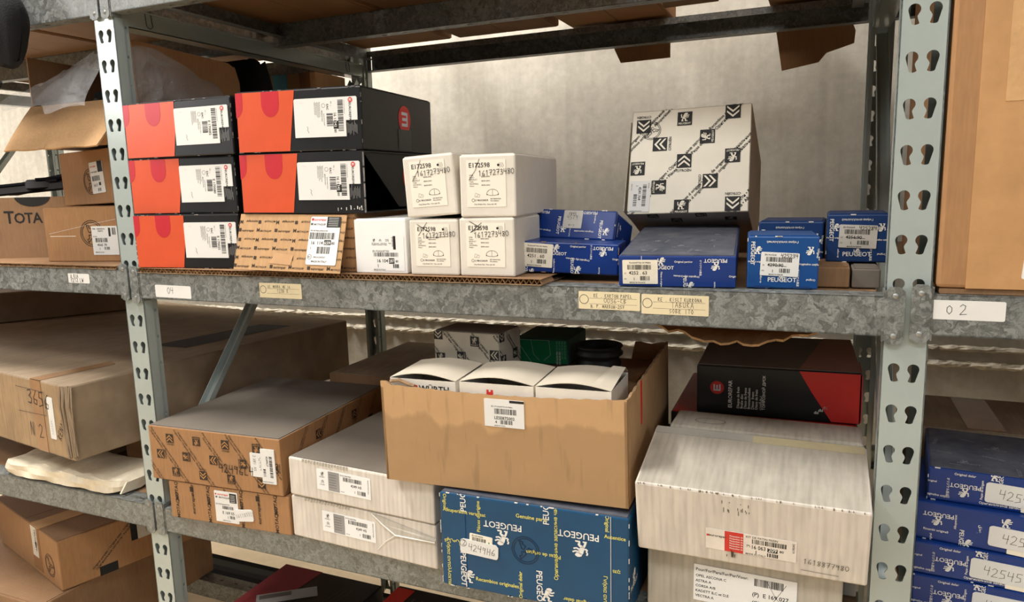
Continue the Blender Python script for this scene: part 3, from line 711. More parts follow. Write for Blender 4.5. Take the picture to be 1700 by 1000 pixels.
# plain white carton
cd = (.090, .2, .082); c = carton('white_carton', 'clean white carton with small barcode print between tan and cream cartons', 'carton', (.488, .004, zc), (2.0, 0, 0), cd, white_bright, None, .0014, seam='lid')
def d16(pr, w, h):
    pr.lion(.0055, h*.86, .005, ink_soft); pr.chevrons(.0165, h*.86, .0055, ink_soft); pr.text('DS', .0255, h*.83, .005, ink_soft); 
    pr.text('Groupe auto   Auto Parts   Teile', .001, h*.76, .0026, ink_soft, maxw=.034); pr.text('Original Ersatzteile Piezas', .001, h*.72, .0026, ink_soft, maxw=.034)
    pr.rect(.0385, h*.60, .0045, h*.38, ink); pr.text('groupe parts', .0368, h*.95, .0028, ink_soft, -90)
    pr.text('JEU PLAQUETTES', .002, h*.53, .0038, ink_soft); pr.bars(.004, h*.40, .043, .0062, ink, n=40); pr.text('16 104', .0085, h*.235, .0072, ink, maxw=.021)
    pr.rect(.030, h*.20, .0095, .0085, ink); pr.text('287', .0306, h*.235, .0068, paper, lay=2, maxw=.0085); pr.text('80', .0415, h*.24, .0048, ink); pr.text('1', .009, h*.09, .0072, ink)
    pr.bars(.037, h*.08, .011, .006, ink, n=9); pr.text('MADE IN ITALY', .003, h*.01, .003, ink_soft)
sticker(c, 'front', cd, .029, .004, .057, .054, d16, 0, white_bright, .001, 'part_label', .0006)

# four cream cartons
def dE17(pr, w, h, x0=0):
    pr.text('E172598', w*.06, h*.84, h*.14, ink)
    for k, t in enumerate(('OPEL', 'Vivaro', 'RENAULT', 'Trafic', 'VAUXHALL', 'Vivaro')): pr.text(t, w*.07, h*(.66-.045*k), h*.042, ink_soft)
    for k in range(3): pr.text('08/00-04/01', w*.38, h*(.63-.09*k), h*.042, ink_soft)
    pts = [(w*(.66+.15*math.cos(a)), h*(.275+.10*math.sin(a))) for a in [R(x) for x in range(0, 181, 15)]]
    pr.line(pts+[(w*.52, h*.26), (w*.60, h*.245), (w*.72, h*.245), (w*.80, h*.26), pts[0]], .0005, ink); pr.line([(w*.66, h*.375), (w*.66, h*.245)], .0004, ink)
    pr.disc(w*.52, h*.265, .0008, ink); pr.disc(w*.80, h*.265, .0008, ink)
    pr.line([(w*.20, h*.22), (w*.22, h*.30), (w*.34, h*.26), (w*.32, h*.21), (w*.2, h*.22)], .0003, ink_soft); pr.line([(w*.24, h*.22), (w*.30, h*.27)], .0003, ink_soft)
    pr.ring(w*.16, h*.145, h*.035, h*.008, ink, 14); pr.text('E1 90R-01234/5678', w*.21, h*.125, h*.055, ink, maxw=w*.33); pr.text('DISC BRAKE PADS', w*.60, h*.16, h*.035, ink, maxw=w*.27); pr.text('Non asbestos', w*.60, h*.12, h*.035, ink, maxw=w*.27); pr.text('Only Brake Pad - Non asb OE', w*.18, h*.045, h*.042, ink_soft)
    for k in range(3): pr.line([(w*(.84+.04*k), h*.93), (w*(.87+.04*k), h*.87), (w*(.85+.04*k), h*.83)], .0004, ink)
    pr.disc(w*.82, h*.88, .0018, ink)
CREAM = []
cl = ['cream carton resting over the plain white carton edge, crossed number with tail stroke', 'cream carton topmost with its long side bare, next to the blue cartons', 'cream carton at the bottom beside the plain white carton, underlined pen number', 'cream carton at the bottom beside the small blue carton, scribbled over number']
for k, (loc, ypr, dm) in enumerate((((.588, -.002, 1.1795), (3.2, 0, -3.2), (.081, .2, .087)), ((.675, 0, 1.1800), (4.2, -.2, .2), (.084, .215, .0865)), ((.589, -.001, zc), (3.0, 0, 0), (.079, .2, .0812)), ((.671, .001, zc), (2.2, 0, 0), (.085, .112, .0830)))):
    r = carton('cream_carton', cl[k], 'carton', loc, ypr, dm, white_card, 'four cream brake pad cartons', .0026, seam='lid')
    lw, lh = dm[0]*.70, dm[2]*.76
    sticker(r, 'front', dm, dm[0]*.13, dm[2]*.16, lw, lh, dE17, (0, 0, 0, 0)[k], mat('label_cream', (238, 231, 216), .55, var=.02), .0005, 'part_label', .0006)
    pn = Print(dm[0], dm[2]); u0, v0 = dm[0]*.28, dm[2]*(.665 if k != 1 else .66)
    pn.hand('1617273480', u0+(.006 if k == 1 else 0), v0, .0075, ink, .0007, 3)
    if k in (0, 1): pn.line([(dm[0]*.18, dm[2]*.60), (dm[0]*.30, dm[2]*.76), (dm[0]*.37, dm[2]*.93)], .0007, ink)
    if k == 2: pn.line([(dm[0]*.18, dm[2]*.92), (dm[0]*.42, dm[2]*.78)], .0008, ink); pn.line([(dm[0]*.2, dm[2]*.72), (dm[0]*.38, dm[2]*.95)], .0008, ink); pn.line([(dm[0]*.36, dm[2]*.68), (dm[0]*.8, dm[2]*.70)], .0006, ink)
    if k == 3: pn.line([(dm[0]*.2, dm[2]*.95), (dm[0]*.4, dm[2]*.84), (dm[0]*.22, dm[2]*.76), (dm[0]*.42, dm[2]*.92)], .0008, ink)
    put(r, 'front', dm, pn, 'pen_number', .0014)

# ------------------------------------------------------------------ blue cartons on the main shelf
def peu(pr, items, ink1=white_ink, ink2=None, f=1):
    """items: (kind, u, v, rot, size) with u, v in metres"""
    for it in items:
        k, u, v, rot, sz = it[:5]
        if k == 'P': pr.text('PEUGEOT', u, v, sz, ink1, rot, True)
        elif k == 'L': pr.lion(u, v, sz, ink1, rot)
        else: pr.text(k, u, v, sz, ink2 or ink1, rot, True)
def d42(num, hdr='PLAQUETTES DE FREIN', pen=None, ft='MADE IN FRANCE'):
    def f(pr, w, h):
        pr.text(hdr, w*.5 if not pen else w*.25, h*.86, h*.085, ink, 0, True, maxw=w*.7); pr.bars(w*.14, h*.60, w*.68, h*.20, ink, n=38)
        pr.text(num, w*.18, h*.395, h*.20, ink, maxw=w*.62); pr.text('(P)', w*.05, h*.42, h*.07, ink_soft); pr.text('(Q)', w*.04, h*.19, h*.07, ink_soft)
        pr.text('1', w*.30, h*.15, h*.17, ink); pr.bars(w*.50, h*.15, w*.30, h*.18, ink, n=15); pr.text(ft, w*.42, h*.03, h*.08, ink, 0, True, maxw=w*.46)
        if pen: pr.hand(pen, w*.52, h*.80, h*.16, ink, .0006); pr.line([(w*.2, h*.46), (w*.68, h*.42)], .0006, ink)
    return f
e2d = (.146, .075, .0445); e2 = carton('blue_parts_carton', 'small blue carton with label 4251.60 leaning in front of another blue carton', 'carton', (.744, .044, 1.0985), (6.5, 0, 2.2), e2d, blue, 'blue spare part cartons', .0022, edge=(kraft_in, 12))
pr = face_print(e2d, 'front'); peu(pr, [('L', .056, .036, 0, .011), ('P', .058, .026, 0, .0062), ('P', .124, .040, 180, .0066), ('L', .124, .032, 180, .0115), ('P', .078, .010, -90, .006), ('L', .088, .006, 0, .011), ('Original part/or', .088, .038, 0, .0036), ('Originální díly Ordrette', .088, .022, 176, .0036), ('オリジナル部品', .106, .032, -90, .003), ('Pièces d origine', .054, .010, 90, .0032), ('Original', .143, .022, 0, .0035), ('L', .020, .001, 0, .008), ('P', .014, -.001, 90, .006), ('Ricambi', .120, .006, 90, .003)]); put(e2, 'front', e2d, pr)
sticker(e2, 'front', e2d, .0045, .0085, .046, .034, d42('4251 . 60'), -2, mat('label_ivory', (240, 232, 214), .6), .001, 'part_label')
e1d = (.136, .084, .0455); e1 = carton('blue_parts_carton', 'blue carton tipped back behind the small 4251.60 carton', 'carton', (.731, .127, 1.143), (-3.5, -19, 2.2), e1d, blue, 'blue spare part cartons', .0022, edge=(white_lip, 10))
pr = face_print(e1d, 'front'); peu(pr, [('P', .014, .042, 180, .006), ('P', .043, .020, -90, .0065), ('L', .054, .015, 0, .011), ('P', .112, .016, -90, .0065), ('L', .123, .013, 0, .011), ('Originele onderdelen', .018, .013, 176, .0036), ('Originale reservedele', .088, .013, 180, .0036), ('P', .093, .043, 180, .006), ('Αυθεντικά', .066, .010, 90, .003), ('Oryginalne', .104, .032, 90, .0032)]); put(e1, 'front', e1d, pr)
pr = face_print(e1d, 'right'); peu(pr, [('P', .012, .02, -90, .005), ('L', .024, .026, 60, .008), ('Original', .040, .01, 60, .003)]); pr.line([(.003, .043), (.07, .043)], .0005, white_ink); pr.line([(.003, .003), (.003, .043)], .0005, white_ink); put(e1, 'right', e1d, pr)
def dg(pr, w, h): pr.hand('7895', w*.25, h*.72, .0045, ink_soft, .0005); pr.hand('4519', w*.18, h*.50, .0065, ink_soft, .0005); pr.text('43 1 2', w*.3, h*.12, .004, ink_soft)
sticker(e1, 'front', e1d, .052, .016, .031, .028, dg, 0, mat('label_grey', (196, 192, 184), .7), .001, 'part_label')
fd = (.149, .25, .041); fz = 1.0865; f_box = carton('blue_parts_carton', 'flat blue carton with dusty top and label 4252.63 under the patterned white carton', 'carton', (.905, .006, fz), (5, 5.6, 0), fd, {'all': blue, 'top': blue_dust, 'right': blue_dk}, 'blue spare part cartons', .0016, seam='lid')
pr = face_print(fd, 'front'); peu(pr, [('L', .056, .034, 0, .011), ('P', .058, .0235, 0, .0064), ('P', .124, .0375, 180, .0066), ('L', .124, .028, 180, .0115), ('Original part/or', .084, .0325, 0, .0036), ('Originální díly Ordrette', .088, .0155, 178, .0034), ('オリジナル部品', .1045, .026, -90, .003), ('Pièces d origine', .055, .010, -90, .0032), ('P', .084, .002, -90, .006), ('L', .093, .0025, 0, .010), ('Original', .146, .014, 0, .0035), ('Ricambi', .124, .003, 90, .003)]); pr.rect(.030, .036, .0006, .006, white_ink); put(f_box, 'front', fd, pr)
sticker(f_box, 'front', fd, .0055, .0035, .046, .032, d42('4252 . 63'), .5, mat('label_ivory', (240, 232, 214), .6), .0008, 'part_label')
pr = face_print(fd, 'top'); peu(pr, [(k, u, v, r_ot, s_) for k, u, v, r_ot, s_ in [('L', .03, .03, 80, .010), ('P', .045, .03, 80, .005), ('L', .075, .065, 170, .010), ('P', .075, .052, 0, .005), ('L', .115, .105, 175, .010), ('P', .115, .093, 0, .005), ('L', .10, .03, 80, .010), ('P', .092, .03, 80, .005), ('L', .04, .10, 0, .010), ('P', .055, .10, 80, .005), ('L', .12, .155, 80, .01), ('P', .045, .15, 0, .005), ('Originalteile', .12, .06, 90, .003), ('Genuine parts', .06, .13, 0, .003), ('Original', .03, .065, 90, .003)]], white_faint); put(f_box, 'top', fd, pr, 'printed_pattern', .0019)
hd = (.084, .09, .0655)
HI = [('P', .0042, .044, -90, .0068), ('L', .0125, .048, 0, .0098), ('L', .0735, .0475, 180, .0105), ('P', .042, .0085, 0, .0078), ('L', .042, .0145, 0, .0085), ('Γνήσια ανταλλακτικά', .041, .0595, 180, .0036), ('Oryginalne części', .072, .030, -1, .0034), ('Pièces d origine', .010, .0325, 0, .0028), ('de origen', .0175, .012, 90, .003), ('オリジナル部品', .0595, .014, -90, .0032), ('Original', .0755, .0125, 180, .0034), ('Original', .0815, .045, -95, .0036)]
def small_blue(label, loc, ypr, dims, mt, pens, lab, lb=paper):
    r = carton('blue_parts_carton', label, 'carton', loc, ypr, dims, mt, 'blue spare part cartons', .0020, edge=(white_lip, 8), seam='lid')
    pr = face_print(dims, 'front'); peu(pr, [(k, u*dims[0]/.084, v*dims[2]/.0655, a, s_) for k, u, v, a, s_ in HI]); put(r, 'front', dims, pr)
    if lab: sticker(r, 'front', dims, *lab, d42(*pens), -2, lb, .0012, 'part_label')
    return r
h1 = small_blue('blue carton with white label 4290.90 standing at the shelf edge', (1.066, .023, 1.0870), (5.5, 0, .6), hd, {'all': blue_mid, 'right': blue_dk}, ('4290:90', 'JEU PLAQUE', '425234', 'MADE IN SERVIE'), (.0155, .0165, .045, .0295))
fl = MB(); fl.box((.010, -.0012, .0004), (.028, .0004, .0032), blue_dk); fl.box((.055, -.0012, .0004), (.075, .0004, .0032), blue_dk); fl.build('tuck_flap', h1)
small_blue('dark blue carton with tilted label standing behind the 4290.90 carton', (1.069, .150, 1.0852), (-2, 0, 0), (.085, .1, .078), blue_dk, ('4290:90', 'JEU PLAQUE', '425239', 'MADE IN SERVIE'), (.024, .036, .042, .025))
small_blue('dark blue carton with label 4256.90 raised on two brown cartons by the post', (1.1575, .115, 1.1118), (0, 0, 0), (.074, .1, .0625), blue_dk, ('4256:90', 'JEU PLAQUE', '425284', 'MADE IN SERVIE'), (.0145, .0195, .045, .030), mat('label_grey', (196, 192, 184), .7))
r = carton('brown_carton', 'low plain brown carton under the raised dark blue carton', 'carton', (1.139, .06, 1.0852), (0, 0, 0), (.047, .17, .0255), kraft_dk, None, seam='lid')
r = carton('grey_carton', 'low grey carton beside the post under the raised dark blue carton', 'carton', (1.1885, .062, 1.0852), (0, 0, 0), (.032, .17, .0235), grey_dust, None, seam='lid')

carton('brown_carton', 'thin brown carton wedged under the rear of the dusty flat blue carton', 'carton', (.90, .165, 1.0852), (5, 0, 0), (.13, .08, .0150), kraft_dk, None, .001)
# patterned white carton leaning back
gd = (.184, .25, .1726); WORDS = ['Original delar •', 'Originele onderdelen •', 'Pièces d origine •', 'Peças de origem •', 'Оригинальные запчасти •', 'Recambios originales •', 'Alkuperäiset varaosat •', 'Original reservedele •', 'Original parçalar •']
g = carton('patterned_white_carton', 'large cream carton patterned with black emblem squares, leaning back on blue carton', 'carton', (.866, .200, 1.1725), (.7, -19.7, -1), gd, {'all': grey_card, 'front': cream_card}, None, .0015)
pr = face_print(gd, 'front'); W_, H_ = gd[0], gd[2]
for x, y, rot, k in ((.105, .845, 180, 'C'), (.455, .895, 0, 'P'), (.850, .93, 180, 'C'), (.255, .662, 90, 'C'), (.650, .71, 90, 'P'), (.075, .437, 180, 'P'), (.467, .49, 0, 'C'), (.860, .518, 180, 'P'), (.265, .25, -90, 'P'), (.688, .29, -90, 'C'), (.462, .06, 0, 'P'), (.875, .075, 180, 'C')):
    pr.badge(x*W_, y*H_, .0226, rot, k, ink, cream_card)
for u, v in ((-.024, .088), (-.015, -.0165), (.037, -.037), (.122, -.037)):
    pr.diag(u, v, 47, .0068, ink, WORDS, .30, .0071)
pr.recycle(.032, .138, .0153, ink); put(g, 'front', gd, pr)
def d41(pr, w, h):
    pr.bars(w*.62, h*.88, h*.72, w*.18, ink, -90, n=28); pr.text('4241.N4', w*.42, h*.80, w*.19, ink, -90); pr.text('1', w*.28, h*.86, w*.15, ink, -90); pr.bars(w*.20, h*.56, h*.42, w*.17, ink, -90, n=16); pr.rect(w*.05, h*.02, w*.6, h*.012, ink); pr.text('BOUGIE', w*.88, h*.92, w*.07, ink_soft, -90); pr.text('MADE IN EU', w*.06, h*.9, w*.06, ink_soft, -90)
sticker(g, 'front', gd, .0025, .004, .033, .051, d41, -1.5, paper, .0006, 'part_label', .0013)
pr = face_print(gd, 'bottom')
for x, y, rot, k in ((.22, .965, 0, 'C'), (.62, .965, 90, 'P'), (.85, .88, 0, 'P'), (.4, .87, 0, 'C')): pr.badge(x*W_, y*gd[1], .017, rot, k, ink, grey_card)
put(g, 'bottom', gd, pr)
fl = MB(); fl.prism([(0, 0), (.12, 0), (.11, .15), (.012, .155)], 0, -.006, -.0048, grey_card); o = fl.build('flap', g); o.location = (0, .002, .006); o.rotation_euler = (0, 0, R(-2))
# ------------------------------------------------------------------ lower shelf of the main bay
zl = .6375
def emblem_kraft(pr, W_, H_, m=ink_brown, light=None, sz=.0165):
    light = light or mat('kraft_in_print', (176, 128, 80), .7)
    for j, v in enumerate((.80, .49, .18)):
        for i in range(5):
            u = (.17, .38, .60, .83, 1.05)[i] if j == 0 else ((.085, .29, .50, .72, .95)[i] if j == 1 else (.195, .41, .625, .85, 1.06)[i])
            k = ('CPCPC', 'CPCPC', 'PCPCP')[j][i]; rot = ((0, 180, 0, 180, 0), (90, 90, 90, -90, 90), (0, 180, 0, 180, 0))[j][i]
            pr.badge(u*W_, v*H_, sz, rot, k, m, light)
    for i in range(7): pr.diag(-.115+.058*i, H_*1.0+.004, -52, .0046, m, WORDS, .18, .0052)
kd = (.261, .345, .0695); r = carton('printed_kraft_carton', 'flat tan printed carton with torn white label under the emblem patterned carton', 'carton', (.072, -.028, zl), (3.6, 0, 0), kd, kraft, None, .0016)
pr = face_print(kd, 'front')
for i in range(8):
    for j in range(2):
        u = .02+.036*i; v = .012+.034*j+(i % 2)*.012; t_ = ('MOTAQUIP', 'eurorepar')[(i) % 2]
        pr.text(t_, u, v-.012, .0098, ink_brown, 90); 
        if i % 2: pr.rrect(u-.008, v+.030, .008, .010, ink_brown, .001)
put(r, 'front', kd, pr)
def dmot(pr, w, h):
    pr.rect(w*.04, h*.87, .003, .003, redp); pr.text('eurorepar', w*.14, h*.865, .0058, redp, maxw=w*.48); pr.text('M', w*.05, h*.77, .0055, ink); pr.text('MOTAQUIP', w*.20, h*.77, .0045, ink)
    pr.rect(w*.66, h*.66, w*.30, h*.30, ink); [pr.rect(w*.70, h*(.69+.05*k), w*.2, h*.012, paper, lay=2) for k in range(5)]
    pr.text('JEU DE PLAQUETTES', w*.05, h*.56, .0032, ink_soft); pr.bars(w*.32, h*.43, w*.5, h*.10, ink, n=24); pr.text('E 169 055', w*.30, h*.27, .0074, ink); pr.text('1', w*.5, h*.13, .0066, ink); pr.bars(w*.62, h*.13, w*.26, h*.10, ink, n=10); pr.text('MADE IN EU', w*.3, h*.04, .003, ink_soft)
sticker(r, 'front', kd, .103, .006, .050, .058, dmot, 0, paper, .0012, 'part_label')
sticker(r, 'front', kd, .146, .011, .040, .0215, lambda p_, w, h: p_.hand('1611833280', .003, .006, .0065, ink_grey, .0006, 8), 7, paper, .003, 'pen_label', .0022)
k1d = (.287, .345, .101); k1 = carton('emblem_kraft_carton', 'long tan carton patterned with dark emblem squares and a dusty grey top', 'carton', (.038, -.031, zl+.0712), (3.2, 0, 0), k1d, {'all': kraft, 'top': grey_dust}, None, .0016, seam='lid')
pr = face_print(k1d, 'front'); emblem_kraft(pr, k1d[0], k1d[2]); put(k1, 'front', k1d, pr)
pn = face_print(k1d, 'front'); pn.hand('42496L4', .155, .030, .015, ink, .0013); put(k1, 'front', k1d, pn, 'pen_number', .0012)
pr = face_print(k1d, 'right')
for i in range(6): pr.badge(.05+.06*i, .055-.028*(i % 2 == 0)+.02, .017, 90*(i % 3), 'PC'[i % 2], ink_brown, mat('kraft_in_print', (176, 128, 80), .7)); pr.diag(.0+.06*i, -.01, 55, .0044, ink_brown, WORDS, .15, .005)
put(k1, 'right', k1d, pr)
def d424(pr, w, h): pr.bars(w*.60, h*.80, h*.62, w*.22, ink, -90, n=26); pr.text('4249C7', w*.38, h*.80, w*.20, ink, -90); pr.bars(w*.12, h*.42, h*.24, w*.18, ink, -90, n=9); pr.text('MADE IN FRANCE', w*.05, h*.04, w*.09, ink)
def d424b(pr, w, h): pr.hand('424964', w*.7, h*.86, .0058, ink_soft, .0005, -90); pr.hand('2 UNIDA5', w*.25, h*.9, .0052, ink_soft, .0005, -90)
sticker(k1, 'front', k1d, .224, .030, .027, .043, d424b, 0, paper, .002, 'pen_label', .0010)
sticker(k1, 'front', k1d, .248, .020, .0285, .062, d424, 1, paper, .0012, 'part_label', .0018)
# two long white cartons
def d4249(pr, w, h):
    pr.lion(w*.11, h*.78, h*.2, ink_soft); pr.text('PEUGEOT', w*.05, h*.60, h*.07, ink_soft); pr.chevrons(w*.11, h*.42, h*.2, ink_soft); pr.text('CITROËN', w*.05, h*.24, h*.07, ink_soft)
    pr.rect(w*.22, h*.04, w*.21, h*.92, mat('grey_label_print', (150, 148, 146), .7)); [pr.rect(w*.235, h*(.2+.12*k), w*.14, h*.02, ink_soft, lay=2) for k in range(6)]
    pr.text('JEU DE CABLES FREIN', w*.45, h*.86, h*.08, ink_soft, maxw=w*.2); pr.bars(w*.50, h*.63, w*.36, h*.19, ink, n=34); pr.text('4249 H5', w*.64, h*.42, h*.17, ink); pr.text('1', w*.70, h*.16, h*.15, ink); pr.bars(w*.76, h*.12, w*.15, h*.19, ink, n=12); pr.text('MADE IN PORTUGAL', w*.95, h*.9, h*.07, ink_soft, -90); pr.text('Fabrique', w*.45, h*.10, h*.06, ink_soft)
for k, (lb, loc, ypr, dm, lu) in enumerate((('long white carton with crushed corner resting directly on the lower shelf', (.337, -.011, zl+.0015), (-2.6, 0, .2), (.288, .31, .0735), .066), ('long white carton with dusty top stacked on the crushed long white carton', (.341, -.016, zl+.0792), (-2.4, 0, .5), (.285, .31, .0665), .060))):
    r = carton('long_white_carton', lb, 'carton', loc, ypr, dm, {'all': white_flute, 'top': grey_dust if k else white_flute_dirty}, 'two long white cartons', .003, seam='lid')
    sticker(r, 'front', dm, lu, dm[2]*.30, .108, .036, d4249, -.5, white_bright, .001, 'part_label', .0008)
    if k == 0:
        mb = MB(); mb.add([(.165, -.0010, .0728), (.2885, -.0012, .052), (.2885, -.004, .049), (.215, -.0042, .045), (.19, -.0030, .058)], [(0, 4, 3, 2, 1)], white_flute_dirty)
        mb.tube([(.168, -.0012, .0715), (.19, -.0034, .058), (.215, -.005, .045), (.2885, -.0045, .047)], .0011, white_lip, 5); mb.tube([(.215, -.004, .045), (.195, -.0022, .030), (.178, -.0014, .012)], .0008, white_lip, 5); mb.build('crushed_corner', r)
    mb = MB()
    for q in range(16): u = .03+.006*q; mb.box((u, -.0006, dm[2]-.004-.002*rnd.random()), (u+.0035, .001, dm[2]+.0003), white_flute_dirty)
    tag(mb.build('worn_edge', r), kind='stuff')
# petrol blue carton
nd = (.281, .40, .1455); nb = carton('petrol_blue_carton', 'petrol blue carton with white brand words and yellow multilingual text', 'carton', (.651, -.054, zl), (1.4, 0, 0), nd, {'all': teal, 'top': blue_dust}, None, .0025, seam='lid', edge=(white_lip, 46))
pr = face_print(nd, 'front')
PW = white_ink
peu(pr, [('P', .099, .112, 180, .0135), ('L', .098, .089, 180, .0235), ('P', .211, .116, 180, .0135), ('L', .214, .092, 180, .024), ('P', .031, .030, -90, .0125), ('L', .043, .020, 0, .020), ('P', .149, .022, -90, .0125), ('L', .165, .015, 0, .021), ('P', .042, .147, 90, .0125), ('P', .169, .147, 90, .0125)], PW)
for t_, u, v, a_, s_ in (('Alkuperäiset varaosat', .039, .117, 0, .0078), ('Genuine parts', .143, .124, 0, .0082), ('Recambios originales', .088, .016, 0, .0080), ('Original delar', .127, .022, 90, .0075), ('Оригинальные запасные части', .181, .098, 90, .0078), ('Peças de origem', .160, .077, 180, .0078), ('Pièces d origine', .064, .116, 90, .0075), ('Original deler', .210, .016, 180, .0078), ('Γνήσια ανταλλακτικά', .0095, .035, -90, .0076), ('Original', .006, .132, -90, .0075), ('Γνήσια ανταλλακτικά', .246, .020, -90, .0076), ('Original', .249, .135, -90, .0075), ('Autentice', .262, .114, 0, .0075), ('ικά', .264, .066, 0, .0075), ('قطع أصلية', .027, .073, 180, .0075)):
    pr.text(t_, u, v, s_, yellow_ink, a_, True)
pr.recycle(.133, .076, .021, mat('dark_blue_ink', (8, 40, 66), .6)); put(nb, 'front', nd, pr)
mb = MB(); mb.box((.256, -.0010, .0), (.2566, .0004, .145), white_lip); mb.box((.040, -.0009, .0), (.0403, .0004, .132), blue_mid); mb.build('panel_seam', nb)
def d249(p_, w, h): p_.ring(w*.08, h*.70, .0055, .0006, pencil); p_.hand('2', w*.06, h*.55, .008, pencil, .0006); p_.hand('4249H6', w*.22, h*.32, .0100, ink_soft, .0007, -3)
sticker(nb, 'front', nd, .046, .073, .036, .016, lambda p_, w, h: (p_.bars(w*.12, h*.25, w*.62, h*.45, ink, n=24), p_.poly([(w*.75, h*.05), (w*.97, h*.05), (w*.86, h*.55)], green_ink), p_.text('JEU DE PIECES', w*.1, h*.78, h*.18, ink)), -4, mat('label_ivory', (240, 232, 214), .6), .001, 'part_label', .0010)
sticker(nb, 'front', nd, .031, .057, .060, .022, d249, -3, paper, .004, 'pen_label', .0018)
pr = face_print(nd, 'right'); peu(pr, [('L', .03, .05, 0, .02), ('P', .03, .035, 0, .01), ('P', .1, .1, 90, .012)], PW); put(nb, 'right', nd, pr)

# open carton with goods in it
Md = (.372, .318, .150); Ml = (.557, -.047, .7865)
M_ = thing('open_carton', 'large open tan carton with water stains and a white barcode label', 'carton', Ml, (1.6, 0, -.9)); w, d, h = Md; t_ = .004
def wall_strip(p0, p1, zt, name, mt, nrm):
    mb = MB(); n = 40; p0, p1 = Vector(p0), Vector(p1); nv = Vector(nrm)*t_
    f = []; b = []
    for i in range(n+1):
        q = p0.lerp(p1, i/n); z = zt(i/n); f.append(((q.x, q.y, 0), (q.x, q.y, z))); qb = q-nv; b.append(((qb.x, qb.y, 0), (qb.x, qb.y, z-.0006)))
    vs = [v for a in f for v in a]+[v for a in b for v in a]; k = 2*(n+1); fs = []; fe = []
    for i in range(n):
        a = 2*i; fs += [(a, a+2, a+3, a+1), (k+a+2, k+a, k+a+1, k+a+3)]; fe.append((a+1, a+3, k+a+3, k+a+1))
    fs += [(0, 1, k+1, k), (2*n, k+2*n, k+2*n+1, 2*n+1)]
    mb.add(vs, fs, mt); mb.add(vs, fe, kraft_in); return mb.build(name, M_)
wall_strip((0, 0, 0), (w, 0, 0), lambda u: h-.006*math.sin(math.pi*u)+.0008*math.sin(u*90)+(.004 if u < .04 else 0), 'front_panel', kraft_stain, (0, -1, 0))
wall_strip((w, 0, 0), (w, d, 0), lambda u: h-.002+.012*u+.0012*math.sin(u*70), 'side_panel', kraft_lt, (1, 0, 0))
wall_strip((0, d, 0), (0, 0, 0), lambda u: h-.004*u+.001*math.sin(u*80), 'side_panel', kraft_lt, (-1, 0, 0))
wall_strip((w, d, 0), (0, d, 0), lambda u: (h+.008 if u < .16 else h-.030)+.002*math.sin(u*60), 'back_panel', kraft_lt, (0, 1, 0))
mb = MB(); mb.box((t_, t_, .0005), (w-t_, d-t_, .004), kraft_dk); mb.build('base_panel', M_)
mb = MB(); mb.box((w+.0002, .085, .090), (w+.0009, .093, h+.0035), redp); mb.build('red_tape', M_)
mb = MB(); mb.tube([(.015, .004, h+.003), (.03, .004, h+.006), (.045, .0045, h+.0005), (.055, .0045, h-.002)], .0028, kraft_in, 6); mb.build('torn_edge', M_)
def dles(pr, w, h): pr.rect(w*.64, h*.90, w*.36, h*.09, ink); pr.text('JEU 4 PLAQUETTE DE FREIN', w*.18, h*.72, h*.065, ink_soft, maxw=w*.7); pr.bars(w*.26, h*.47, w*.55, h*.20, ink, n=36); pr.text('LESE875002', w*.25, h*.28, h*.155, ink, maxw=w*.57); pr.text('4', w*.27, h*.13, h*.14, ink); pr.bars(w*.40, h*.11, w*.31, h*.15, ink, n=18); pr.text('MADE IN CHINA', w*.25, h*.03, h*.055, ink_soft)
sticker(M_, 'front', Md, .168, .099, .060, .040, dles, -.5, paper, .0006, 'part_label', .0012)
bl = ['white carton with bulging flap and red brand mark in the open carton, corner piece', 'white carton with bulging flap in the middle of three inside the open carton', 'white carton with bulging flap beside the red taped wall of the open carton']
for k, (x, ww, zt) in enumerate(((.567, .108, .9435), (.6835, .1125, .947), (.8005, .106, .9495))):
    y0 = -.037; dd = .100; z0_ = .7945+.0021*k; hh = zt-z0_
    r = thing('flap_carton', bl[k], 'carton', (x, y0, z0_), (1.6, 0, -.6), 'white flap cartons inside the open carton')
    mb = MB(); q = .0012
    mb.box((0, 0, 0), (ww, q, hh), white_card); mb.box((0, dd-q, 0), (ww, dd, hh+.002), white_card); mb.box((0, q, 0), (q, dd-q, hh), white_card); mb.box((ww-q, q, 0), (ww, dd-q, hh), white_card); mb.box((q, q, 0), (ww-q, dd-q, q), white_card); mb.build('body', r)
    rows = []
    for j in range(9):
        v = j/8; row = []
        for i in range(13):
            u = i/12; bul = math.sin(math.pi*u)*(.009 if k < 2 else .008)*(1-.35*v)
            row.append((ww*u, .001+v*(dd-.002)-.002*math.sin(math.pi*u)*(1-v), hh+.0012+bul+.003*v+(.010*u*(v < .9) if k == 2 and u > .8 else 0)*v))
        rows.append(row)
    mb = MB(); mb.sheet(rows, mat('dusty_white_card', (206, 196, 178), .7, var=.06), .0009); mb.build('lid_flap', r, smooth=False)
    pr = Print(ww, hh)
    if k < 2:
        sx = .036 if k == 0 else .042
        for a_, b_, c_, e_ in ((0, 0, .010, .0035), (0, .0035, .0035, .006), (.0065, .0035, .0035, .006), (.0035, .0035, .003, .0028)): pr.rect(sx+a_, hh-.0180+b_, c_, e_, redp)
        if k == 0: pr.text('WÜRTH', sx+.0125, hh-.0175, .0135, ink)
    put(r, 'front', (ww, dd, hh), pr, 'brand_print')
carton('brown_carton', 'plain brown carton hidden behind the white flap cartons inside the open carton', 'carton', (.60, .100, .7965), (1.6, 0, 0), (.305, .15, .128), kraft_dk, None, seam='lid')
td = (.122, .072, .066); tb = carton('patterned_grey_carton', 'small grey carton patterned with black emblems sticking out of the open carton', 'carton', (.574, .087, .9255), (-5, 0, -1.2), td, {'all': grey_card, 'top': grey_dust}, None, .0015, seam='lid')
